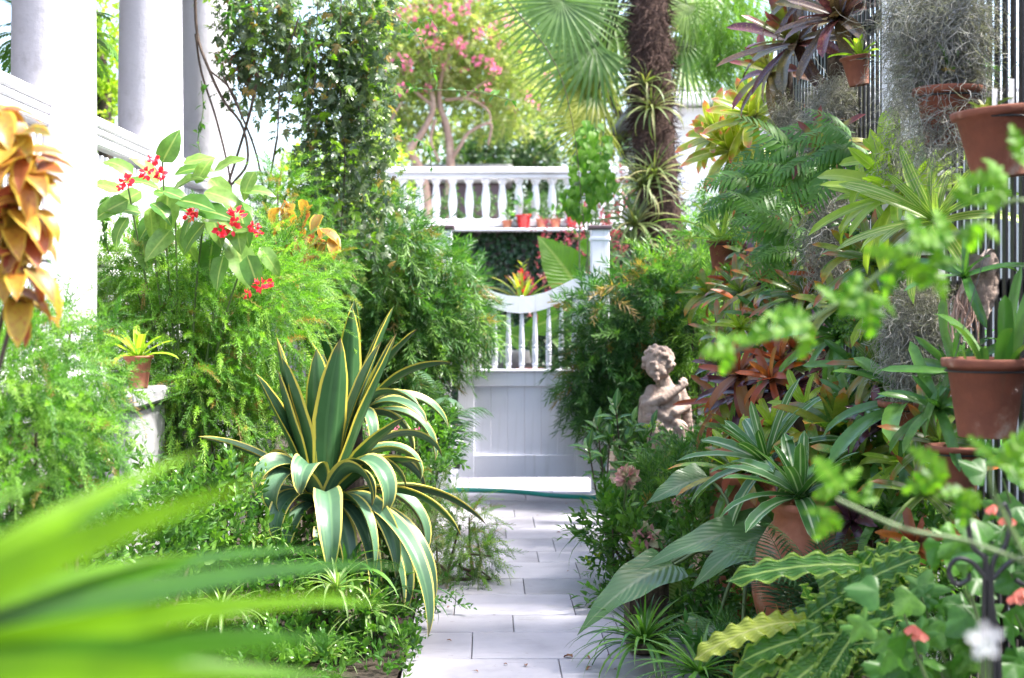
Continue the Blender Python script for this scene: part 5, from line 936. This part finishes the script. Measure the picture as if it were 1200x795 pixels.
for i, (px, py, Y) in enumerate(((880, 300, 8.3), (912, 320, 7.5), (960, 325, 6.8), (1000, 300, 6.2), (868, 385, 7.6), (900, 375, 7.3), (935, 345, 7.0), (850, 395, 8.2), (962, 390, 6.5), (905, 445, 6.5), (860, 505, 6.8), (905, 500, 6.4), (945, 480, 6.2), (1000, 470, 5.9), (1030, 430, 5.7), (1035, 500, 5.5), (880, 535, 6.3), (965, 545, 5.7), (1010, 540, 5.5), (1060, 545, 5.2), (1040, 600, 5.2), (1085, 580, 5.0), (1000, 610, 5.3), (1075, 640, 4.8), (855, 330, 8.5), (985, 360, 6.3), (1040, 360, 5.7), (1125, 440, 4.8), (1100, 520, 4.9), (895, 270, 8.2), (845, 430, 7.6), (930, 410, 6.7), (830, 345, 8.7), (1020, 235, 6.0), (1100, 480, 4.8))):
    mt, lab, L_, w_ = KINDS[(i*5+i//6) % 6]; grp = 'small bromeliads on the fence'; lab = lab.split(' tucked')[0]+' '+NEAR[i]
    rosette('small_bromeliad', lab, 'bromeliad', at(px, py, Y), 15, L_*rnd.uniform(.85, 1.25), w_, M[mt], el=(78, -10), bend=(.3, 1.5), fold=.3, ns=7, nc=2, axis=(-.5+rnd.gauss(0, .15), -.5, .65), group=grp)
# spanish moss
moss('spanish_moss', 'thick grey moss beard under the little clay pot', [(985, 125, 6.9, 38, 40, .12), (975, 150, 6.9, 30, 25, .1)], 2200, core=(at(985, 60, 7.05), at(985, 165, 7.05), .07))
moss('spanish_moss', 'narrow grey moss strand beside the gold bromeliads', [(920, 140, 7.5, 12, 35, .06), (922, 175, 7.5, 10, 20, .05)], 800, core=(at(922, 80, 7.6), at(924, 190, 7.6), .03))
moss('spanish_moss', 'large hanging curtain of grey moss over the white pillar and pot', [(1110, 30, 5.0, 48, 55, .12), (1100, 90, 5.0, 32, 50, .10), (1065, 25, 5.2, 22, 45, .08), (1135, 60, 4.9, 12, 70, .06), (1105, 145, 4.9, 22, 22, .06)], 4200, ln=(.12, .34), core=(at(1110, -60, 5.15), at(1105, 40, 5.15), .07))
moss('spanish_moss', 'grey moss column hanging under the bark slab bromeliad', [(1075, 375, 5.25, 32, 50, .12), (1070, 420, 5.25, 24, 35, .09)], 2400, core=(at(1080, 300, 5.4), at(1078, 430, 5.4), .06))
moss('spanish_moss', 'grey moss behind the fern fronds', [(970, 285, 6.6, 28, 45, .1), (985, 240, 6.6, 25, 30, .1)], 1500, core=(at(975, 220, 6.75), at(975, 340, 6.75), .06))
moss('spanish_moss', 'grey moss tuft under the gold bromeliads', [(868, 212, 8.5, 20, 22, .08), (880, 240, 8.5, 10, 25, .05)], 700, core=(at(876, 150, 8.7), at(874, 230, 8.7), .05))
moss('spanish_moss', 'thin grey moss on the bark post below the striped bromeliads', [(945, 420, 6.8, 26, 40, .1), (930, 380, 6.9, 20, 30, .08)], 900, core=(at(950, 370, 6.95), at(955, 520, 6.95), .09))
brom('olive and red bromeliad tucked under the lacy fern', 930, 300, 7.3, 24, .32, .055, [M['brom_striped']], el=(75, -15), bend=(.3, 1.5), fold=.3)
brom('green bromeliad fan beside the narrow moss strand', 905, 215, 8.0, 22, .30, .06, [M['strapdark'], M['brom_striped']], el=(75, -15), bend=(.3, 1.3), fold=.3)
brom('reddish bromeliad between moss beard and lacy fern', 965, 175, 6.7, 18, .26, .05, [M['brom_olive'], M['brom_striped']], el=(75, -15), bend=(.2, 1.3), fold=.3)
brom('dark green strap rosette beside the creeper on the fence', 985, 395, 6.3, 22, .32, .055, [M['strapdark']], el=(70, -15), bend=(.4, 1.5), fold=.3)
brom('bronze strap rosette below the lime bromeliad', 1030, 310, 5.8, 22, .30, .05, [M['brom_striped']], el=(75, -15), bend=(.3, 1.5), fold=.3)
moss('spanish_moss', 'wisp of grey moss on the white pillar', [(1055, 120, 5.4, 12, 60, .05), (1050, 190, 5.4, 14, 18, .05)], 420)
# bark slab with roots
bs = thing('bark_slab', 'pale cork bark slab with dangling orchid roots fixed to the fence', 'bark', at(1150, 370, 4.72))
xs_, zs_ = np.meshgrid(np.linspace(-1, 1, 15), np.linspace(-1, 1, 17)); c0 = at(1148, 335, 4.72)
rad = 1-.12*np.sin(xs_*5+zs_*3); Vf = np.stack([c0[0]+xs_*.055*rad+.012*zs_, c0[1]-.03*np.cos(xs_*1.4)-R.random(xs_.shape)*.016, c0[2]+zs_*.11*(1-.15*xs_**2)*rad], -1).reshape(-1, 3); Vb_ = Vf.copy(); Vb_[:, 1] += .05
i = np.arange(16)[:, None]*15; j = np.arange(14)[None]; Fq = np.stack([i+j, i+j+1, i+16+j, i+15+j], -1).reshape(-1, 4)
rim_ = list(range(0, 15))+[15*k+14 for k in range(1, 17)]+list(range(16*15+13, 16*15-1, -1))+[15*k for k in range(15, 0, -1)]
MB().add(np.vstack([Vf, Vb_]), np.vstack([Fq, Fq[:, ::-1]+255, np.array([[a, b_, b_+255, a+255] for a, b_ in zip(rim_, rim_[1:]+rim_[:1])])])).obj('cork', M['statue'], bs)
for k in range(26):
    a = at(1118+rnd.random()*26, 335+rnd.random()*20, 4.66); e = a+np.array([rnd.gauss(0, .02), rnd.gauss(0, .02), -rnd.uniform(.08, .17)]); MB().add(*tube(spline([a, (a+e)/2+R.normal(0, .015, 3), e], 9), .0024, 4)).obj('root', M['myrtle'], bs)
rosette('orchid', 'strap leaved orchid growing on the cork bark slab', 'orchid', at(1132, 325, 4.66), 9, .26, .038, M['strapdark'], el=(70, 0), bend=(.3, 1.1), axis=(-.4, -.4, .8))
# feathery ferns
LACE = [tmesh('frond', frond(1, 13, .40, .085, bd, .35, 0, 'tri', .3, 3), M['fern']) for bd in (.8, 1.3)]
for lab, px, py, Y, nf, s0, sx in (('lacy green fern cascading below the moss on the fence', 965, 190, 6.7, 13, .40, 20), ('lacy fern hanging beside the pale strap bromeliad', 1005, 180, 6.2, 9, .34, 14), ('lacy fern under the gold bromeliads', 915, 225, 7.6, 13, .42, 22), ('lacy dark fern low behind the cream striped plant', 930, 275, 7.1, 11, .36, 20)):
    b = at(px, py, Y); t = thing('lace_fern', lab, 'fern', b)
    for k in range(nf):
        d = screen_dir(150+k*95/nf+rnd.gauss(0, 8), rnd.uniform(.1, .5)); place('frond', LACE[k % 2], t, at(px+rnd.gauss(0, sx), py+rnd.gauss(0, sx*.6), Y+rnd.gauss(0, .05)), d, (rnd.gauss(-.2, .15), -.8, .75), rnd.uniform(.75, 1.15)*s0)
# creepers
grow('creeping_fig', 'small leaved dark creeper on the fence beside the moss column', 'creeper', [(1015, 395, 5.9, 22, 45, .08), (1030, 440, 5.9, 25, 35, .08), (1050, 330, 5.7, 20, 20, .06), (1000, 360, 6.1, 20, 20, .06)], OVAL, 230, .075, M['glossy'], dirf=(.4, -.4, .4), stems=5, stem_r=.005)
grow('wall_creeper', 'dark leafy creeper filling the fence foot behind the urn', 'creeper', [(1040, 560, 5.75, 50, 60, .12), (1000, 620, 5.8, 60, 50, .12), (1080, 620, 5.2, 50, 60, .12), (960, 440, 7.2, 35, 45, .1), (900, 400, 7.9, 40, 40, .12), (930, 260, 7.9, 40, 60, .1), (970, 330, 7.0, 35, 50, .1), (1020, 270, 6.2, 25, 60, .08), (890, 330, 8.4, 30, 50, .1), (1110, 690, 4.8, 50, 60, .12)], OVAL+BROAD, 800, .12, M['glossy'], dirf=(.6, .2, .4), stems=10)
# ------------------------------------------------------------------ bed along the fence: pots and leafy plants
urn = thing('terracotta_urn', 'large round bellied terracotta urn among ferns', 'urn', (*at(948, 0, 5.45)[:2], .03))
put('urn_body', lathe_mesh('urn_body', [(0, 0), (.13, 0), (.135, .03), (.18, .15), (.215, .3), (.22, .38), (.2, .48), (.16, .55), (.135, .58), (.13, .61), (.155, .63), (.16, .655), (.14, .66), (.12, .63), (0, .61)], M['terracotta'], 44), (*at(948, 0, 5.45)[:2], .03), urn)
b = at(872, 0, 6.45); tj = thing('tall_clay_jar', 'tall clay jar with strap leaves near the hydrangea', 'jar', (b[0], b[1], .03))
put('jar_body', lathe_mesh('jar_body', [(0, 0), (.11, 0), (.14, .2), (.155, .4), (.15, .55), (.135, .6), (.155, .62), (.155, .66), (.13, .66), (.12, .62), (0, .61)], M['terracotta'], 40), (b[0], b[1], .03), tj)
shr = thing('broad_leaf_shrub', 'glossy leaved shrub with upright tips beside the gate latch', 'shrub', (*at(722, 0, 8.5)[:2], .03))
slm = [MB().add(*strip(1, w, 'lance', .1, bd, 1, 6, 4, .25)).mesh('leaf', M['glossy_o'] if 'glossy_o' in M else M['varieg_plain'] if 'varieg_plain' in M else M['strapdark']) for w, bd in ((.38, .4), (.34, .8))]
for px, py in ((722, 480), (700, 500), (742, 495), (715, 510), (735, 520), (755, 515), (690, 525), (728, 540), (750, 545), (765, 500), (705, 545)):
    e = at(px, py, 8.45+rnd.gauss(0, .1)); b = np.array([*at(722, 0, 8.5)[:2], .03]); MB().add(*tube(spline([b, (b+e)/2+R.normal(0, .04, 3), e], 9), [.009, .004], 5)).obj('stem', M['twig'], shr)
    for k in range(9):
        a = 2.4*k+rnd.random(); el = rnd.uniform(0, 1.2) if k else 1.4; d = np.array([math.cos(a)*math.cos(el), math.sin(a)*math.cos(el), math.sin(el)]); place('leaf', rnd.choice(slm), shr, e-[0, 0, .012*k], d, (0, -.3, 1), rnd.uniform(.10, .155))
def shrub(label, spec, tp, n, s, mat, **k): return grow('bed_plant', label, 'plant', spec, tp, n, s, M[mat], dirf=(.5, .7, .2), **k)
shrub('fine leaved green plant between gate shrub and quilted leaves', [(800, 570, 7.5, 45, 40, .2), (770, 600, 7.3, 45, 35, .2), (820, 610, 7.2, 40, 40, .2), (795, 560, 7.9, 35, 22, .2)], BAMB+PODO, 330, .16, 'podo', stems=6)
shrub('yellow green leafy plant at the foot of the cherub', [(815, 535, 8.4, 30, 18, .15), (840, 530, 8.2, 25, 25, .15), (770, 565, 8.0, 40, 22, .18)], OVAL, 150, .15, 'lush', stems=5)
shrub('dark leafy plant on the path edge under the hydrangea', [(735, 640, 7.0, 45, 40, .18), (770, 660, 6.8, 40, 40, .18), (710, 620, 7.3, 25, 35, .14), (720, 690, 6.7, 25, 22, .12)], BROAD, 210, .15, 'glossy', stems=6)
shrub('mixed green undergrowth plant behind the quilted leaves', [(850, 600, 6.6, 45, 40, .2), (830, 660, 6.3, 40, 45, .2), (860, 720, 5.9, 50, 50, .2), (800, 730, 5.9, 40, 40, .15)], BROAD+OVAL, 260, .14, 'glossy', stems=6)
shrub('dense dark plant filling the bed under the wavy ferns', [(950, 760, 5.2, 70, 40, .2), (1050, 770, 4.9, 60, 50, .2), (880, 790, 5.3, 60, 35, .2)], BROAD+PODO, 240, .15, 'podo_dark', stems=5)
hy = thing('hydrangea', 'hydrangea with faded pink and green flower heads beside the path', 'hydrangea', (*at(765, 0, 7.0)[:2], .03))
for px, py, r in ((758, 630, 15), (772, 638, 10), (748, 640, 10), (800, 590, 12), (840, 605, 11), (735, 560, 13), (830, 570, 8)):
    p = at(px, py, 6.75); blossom(MB(), p, m_(r, 6.75), 60, PET, 1.2).obj('flower_head', M['pinkpale'], hy, smooth=False); MB().add(*tube(spline([(*at(765, 0, 7.0)[:2], .03), (p[0], 6.9, p[2]*.5), p], 8), .005, 5)).obj('stem', M['greenstem'], hy)
for px, py in ((758, 500), (770, 497), (795, 522), (690, 655), (700, 648), (660, 760)): 
    if px > 680: blossom(MB(), at(px, py, 8.0 if py < 600 else 6.9), .02, 10, PET).obj('yellow_leaf_tuft', M['yellowgreen'], hy, smooth=False)
# large quilted leaves
ql = thing('quilted_leaf_plant', 'plant with huge dark quilted drooping leaves beside the path', 'plant', (*at(880, 0, 5.9)[:2], .03)); qb = np.array([*at(880, 0, 5.9)[:2], .25])
for a, e, Y0, Y1, wpx, mt, bw in (((790, 662), (678, 744), 5.75, 5.5, 52, 'quilt', 28), ((908, 617), (752, 668), 5.75, 5.6, 46, 'quilt', 22), ((912, 622), (812, 690), 5.6, 5.45, 52, 'quilt', 30), ((770, 668), (792, 722), 5.85, 5.8, 44, 'quilt_back', 10), ((840, 730), (815, 770), 5.5, 5.3, 55, 'quilt', 15), ((870, 735), (905, 765), 5.4, 5.2, 50, 'quilt', 10), ((830, 560), (760, 590), 6.4, 6.3, 40, 'quilt', 20)):
    A, E = at(*a, Y0), at(*e, Y1); L = np.linalg.norm(E-A)*1.06; bd = math.radians(bw*2); me = MB().add(*strip(L, m_(wpx, Y0)*1.15, 'heart', bd/2, bd, 1, 16, 8, .16, .035, 3)).mesh('leaf', M[mt])
    place('leaf', me, ql, A, E-A, (-.25, -.75, .75)); MB().add(*tube(spline([qb, (qb+A)/2+[0, 0, .12], A], 10), [.012, .007], 6)).obj('stalk', M['greenstem'], ql)
# grassy plants
rosette('liriope', 'arching grassy clump leaning over the path below the glossy shrub', 'grass plant', at(735, 632, 7.1), 44, .46, .020, M['grass'], el=(75, 15), bend=(.9, 1.8), prof='grass', ns=8, nc=2, root=(*at(742, 0, 7.1)[:2], .03))
rosette('liriope', 'glossy grassy clump spilling from the stone block at the path edge', 'grass plant', at(755, 755, 5.5), 80, .36, .019, M['grass'], el=(70, 5), bend=(.8, 1.6), prof='grass', ns=8, nc=2, root=(*at(755, 0, 5.5)[:2], .03))
rosette('liriope', 'low grassy clump in front of the wavy ferns', 'grass plant', at(820, 790, 5.1), 46, .34, .02, M['grass'], el=(60, 5), bend=(.7, 1.4), prof='grass', ns=8, nc=2, root=(*at(820, 0, 5.1)[:2], .03))
blk = tag(put('stone_block', bevel_box('stone_block', .16, .3, .34, M['bark'], .03, 3), (at(757, 0, 5.9)[0], 5.9, .17)), 'weathered stone block edging the path under the grassy clump', 'stone')
# wavy fern
wf = thing('wavy_fern', 'fern with long crinkled glossy blades below the urn', 'fern', (*at(1010, 0, 4.7)[:2], .03)); wb = at(1000, 790, 4.7)
for a, e, Y, w, mt, bw in (((1090, 682), (852, 682), 4.7, 34, 'wavy', 26), ((1000, 660), (1100, 692), 4.8, 36, 'wavy', 18), ((960, 690), (1075, 640), 4.9, 34, 'wavy', 15), ((985, 740), (1100, 690), 4.6, 34, 'wavy', 14), ((975, 750), (860, 800), 4.6, 40, 'wavy', 25), ((990, 760), (900, 830), 4.5, 40, 'wavy', 25), ((1000, 745), (950, 830), 4.5, 38, 'wavy', 20), ((960, 735), (808, 775), 4.6, 30, 'wavy_y', 38), ((950, 720), (1075, 655), 4.6, 38, 'wavy', 12), ((940, 775), (1060, 720), 4.6, 38, 'wavy', 14), ((900, 770), (985, 700), 4.7, 34, 'wavy', 14), ((1000, 790), (1110, 745), 4.5, 38, 'wavy', 14), ((880, 800), (960, 735), 4.6, 36, 'wavy', 14), ((1010, 745), (870, 775), 4.6, 38, 'wavy', 26), ((970, 740), (1020, 650), 4.75, 36, 'wavy', 12), ((980, 745), (1060, 665), 4.7, 36, 'wavy', 12), ((985, 760), (1075, 760), 4.5, 36, 'wavy', 20), ((960, 760), (940, 690), 4.8, 32, 'wavy', 10), ((940, 745), (905, 775), 4.6, 30, 'wavy_y', 20)):
    A, E = at(*a, Y-.15), at(*e, Y-.32); L = np.linalg.norm(E-A)*1.04; bd = math.radians(bw*2); me = MB().add(*strip(L, m_(w, Y), 'strap', bd/2, bd, 1, 64, 4, .12, .15, 9)).mesh('leaf', M[mt])
    place('leaf', me, wf, A, E-A, (0, -.65, .8)); MB().add(*tube(spline([wb, (wb+A)/2+[0, 0, .03], A], 8), [.007, .005], 5)).obj('stalk', M['greenstem'], wf)
cy_ = thing('pinnate_palm', 'dark narrow leafleted small palm before the terracotta urn', 'palm', (*at(960, 0, 5.1)[:2], .03)); cm_ = [tmesh('frond', frond(1, 18, .32, .022, bd, .5, 0, 'even', .3, 3), M['cyc']) for bd in (1.0, 1.5)]
for k in range(24):
    a = 2.4*k; e = rnd.uniform(.1, 1.1); b = at(960+rnd.gauss(0, 22), 730, 5.1); place('frond', rnd.choice(cm_), cy_, b, (math.cos(a)*math.cos(e), math.sin(a)*math.cos(e), math.sin(e)), (0, 0, 1), rnd.uniform(.3, .46)); MB().add(*tube(spline([(*at(960, 0, 5.1)[:2], .03), b], 4), .005, 4)).obj('cane', M['greenstem'], cy_)
# abutilon by the iron stand
def lobed(L, deep=.45, nl=5, span=2.35):
    """palmate leaf with pointed lobes and toothed edge, stalk at the origin, tip along +Y"""
    m = 61; ang = np.linspace(-span-.25, span+.25, m); ph = np.abs(((ang/(2*span)+.5)*(nl-1)) % 1); ph = np.minimum(ph, 1-ph)*2
    r = L*(1-deep*ph**.8)*np.interp(np.abs(ang), [0, 1.2, span], [1, .86, .62])*(1+.05*np.where(np.arange(m) % 2, 1, -1)); r[0] = r[-1] = .12*L
    V = np.vstack([[0, .3*L, .03*L], np.stack([np.sin(ang)*r*.62, .3*L+np.cos(ang)*r*.70, -.16*r*np.abs(np.sin(ang))-.2*r*np.maximum(0, np.cos(ang))**2+.05*L*np.cos(ph*3.14)], -1)])
    F = [(0, k+1, k) for k in range(1, m)]; U = np.stack([V[:, 0]/L*.7+.5, V[:, 1]/L], -1); return V, [np.array(F)], np.clip(U, 0, 1)
def pinnatifid(L, n=5, wd=.6, deep=.7):
    """deeply cut leaf: pointed lobes each side of a midrib along +Y"""
    V, F = [], []; k = n*6+1
    for i in range(k):
        q = i/(k-1); ph = (i % 6)/6; env = np.interp(q, [0, .12, .4, .75, 1], [.25, .8, 1, .62, .02])*wd/2*L
        e = env*(1-deep*(1-np.interp(ph, [0, .15, .5, .85, 1], [0, .55, 1, .45, 0]))); f = .16*L*e/(wd/2*L+1e-9)
        z = -.42*L*q*q+.03*L*math.sin(q*19); V += [(-e, q*L+f, z-.12*e+R.normal(0, .006)*L), (0, q*L, z), (e, q*L+f, z-.12*e+R.normal(0, .006)*L)]
        if i: a = 3*i; F += [(a-3, a-2, a+1, a), (a-2, a-1, a+2, a+1)]
    V = np.array(V); return V, [np.array(F)], np.clip(np.stack([V[:, 0]/L+.5, V[:, 1]/L], -1), 0, 1)
ab = thing('abutilon', 'abutilon with lobed leaves and coral flowers beside the iron stand', 'shrub', (*at(1230, 0, 3.5)[:2], .03)); abm = [tmesh('leaf', lobed(1, .35, 3, 1.5), M['abut']), tmesh('leaf', lobed(1, .45), M['abut'])]
abs_ = [(1080, 700), (1100, 730), (1060, 720), (1130, 690), (1095, 770), (1140, 740), (1180, 660), (1190, 720), (1160, 780), (1120, 640), (1195, 600), (1175, 560), (1210, 640), (1060, 780), (1190, 780)]
for px, py in abs_:
    e = at(px, py, 3.5+rnd.gauss(0, .12)); MB().add(*tube(spline([(*at(1230, 0, 3.5)[:2], .03), (e[0]+.08, e[1], e[2]*.7), e], 8), [.008, .003], 5)).obj('stem', M['greenstem'], ab)
    for k in range(6): place('leaf', abm[k % 2], ab, e+R.normal(0, .045, 3), (rnd.gauss(-.2, .6), rnd.gauss(-.3, .3), rnd.gauss(-.5, .5)), (rnd.gauss(0, .4), -.8, .6), rnd.uniform(.07, .125))
for px, py in ((1070, 733), (1078, 740), (1190, 697), (1165, 592), (1180, 605), (1198, 690)):
    p = at(px, py, 3.35)
    for k in range(5):
        a = k*1.257; me = bpy.data.meshes.get('petal') or MB().add(*strip(.03, .026, 'spoon', .3, .6, 1, 4, 4, .3)).mesh('petal', M['coral']); place('petal', me, ab, p, (math.cos(a)*.6, -.1+math.sin(a)*.4, -.7), (math.cos(a), math.sin(a), .3))
# wrought iron plant stand
ir = thing('iron_stand', 'black wrought iron plant stand with scrolled arms among abutilon leaves', 'stand', (*at(1162, 0, 3.15)[:2], 0)); Yi = 3.15
for pts in ([(1162, 1130), (1160, 800), (1158, 670), (1140, 640), (1133, 600), (1137, 575), (1148, 590)], [(1168, 1130), (1166, 800), (1162, 670), (1178, 640), (1183, 610), (1176, 590), (1170, 605)], [(1150, 1130), (1152, 800), (1155, 650)], [(1158, 680), (1140, 660), (1122, 655), (1112, 668), (1120, 685), (1134, 680), (1136, 672)], [(1162, 680), (1182, 660), (1198, 655), (1210, 668), (1203, 685), (1190, 680)], [(1178, 1130), (1172, 800), (1160, 690)]):
    MB().add(*tube(spline([at(a, b_, Yi) for a, b_ in pts], 30), .006, 6)).obj('rod', M['metal'], ir)
# near lobed leaves on arching stems
nf_ = thing('near_vine', 'bright green lobed vine arching in front of the fence plants', 'vine', (*at(1400, 0, 2.3)[:2], .0)); nb = np.array([*at(1400, 0, 2.3)[:2], .0]); nlm = [tmesh('leaf', pinnatifid(1), M['near_fern']), tmesh('leaf', pinnatifid(1, 4, .75, .6), M['near_fern'])]
for pts, lv in (([(1330, 900), (1200, 650), (1160, 560), (1185, 520), (1215, 480)], [(1110, 550, 200, 60), (1170, 545, 60, 60), (1130, 575, 250, 45), (1195, 560, 20, 60)]), ([(1340, 500), (1260, 300), (1200, 235), (1130, 270), (1060, 300), (1000, 345), (930, 385), (860, 412)], [(1180, 215, 160, 50), (1150, 262, 250, 45), (1110, 282, 170, 50), (1080, 295, 100, 50), (1060, 300, 220, 60), (1090, 310, 300, 50), (1020, 345, 270, 55), (985, 360, 60, 50), (950, 380, 200, 58), (925, 390, 120, 40), (860, 412, 180, 42), (1140, 240, 90, 40), (1195, 190, 30, 60), (880, 402, 80, 36)]), ([(1330, 900), (1250, 700), (1150, 640), (1060, 620), (980, 585)], [(985, 575, 120, 50), (975, 600, 230, 42), (1010, 590, 60, 30)])):
    q = spline([at(a, b_, 2.25) for a, b_ in pts], 40); MB().add(*tube(np.vstack([nb, q]), [.005, .003], 6)).obj('stem', M['greenstem'], nf_)
    for px, py, ang, Lp in lv:
        for da, ls in ((0, .95), (62, .72), (-58, .76)): place('leaf', rnd.choice(nlm), nf_, at(px, py, 2.25+rnd.gauss(0, .04)), screen_dir(ang+da+rnd.gauss(0, 10), rnd.gauss(.2, .3)), (rnd.gauss(0, .4), -1, rnd.gauss(.6, .3)), m_(Lp*ls, 2.25))
wfl = thing('white_blossom', 'single white blossom before the iron stand', 'flower', at(1152, 790, 1.25))
for k in range(5):
    a = k*1.257+.4; place('petal', MB().add(*strip(.017, .008, 'spoon', .2, .4, 1, 5, 4, .2)).mesh('petal', M['whitefl']) if k == 0 else bpy.data.objects[wfl.children[0].name].data, wfl, at(1153, 750, 1.25), (math.cos(a), -.2, math.sin(a)*1.2), (0, -1, .2))
MB().add(*tube(spline([at(1180, 2280, 1.25), at(1165, 1300, 1.25), at(1153, 750, 1.25)], 8), .003, 5)).obj('stalk', M['greenstem'], wfl)
# litter on the path
for px, py, s in ((671, 777, .05), (686, 776, .03), (617, 787, .03), (590, 785, .02), (693, 789, .035), (556, 793, .02), *[(lambda yy: (570+FPX*rnd.choice((rnd.uniform(-.3, -.12), rnd.uniform(.3, .78), rnd.uniform(-.3, .75)))/(EYE*FPX/(yy-VY)), yy, rnd.uniform(.012, .028)))(rnd.uniform(590, 792)) for _ in range(26)]):
    Yg = EYE*FPX/(py-VY); me = bpy.data.meshes.get('fallen_leaf') or MB().add(*strip(1, .6, 'ovate', .4, 1.2, 1, 5, 4, .5, .08, 2)).mesh('fallen_leaf', M['deadleaf'])
    tag(place('fallen_leaf', me, None, (at(px, py, Yg)[0], Yg, .022), (rnd.gauss(0, 1), rnd.gauss(0, 1), 0), (0, 0, 1), s), 'curled dead brown leaf lying on the slate path', 'leaf', 'dead leaves on the path')
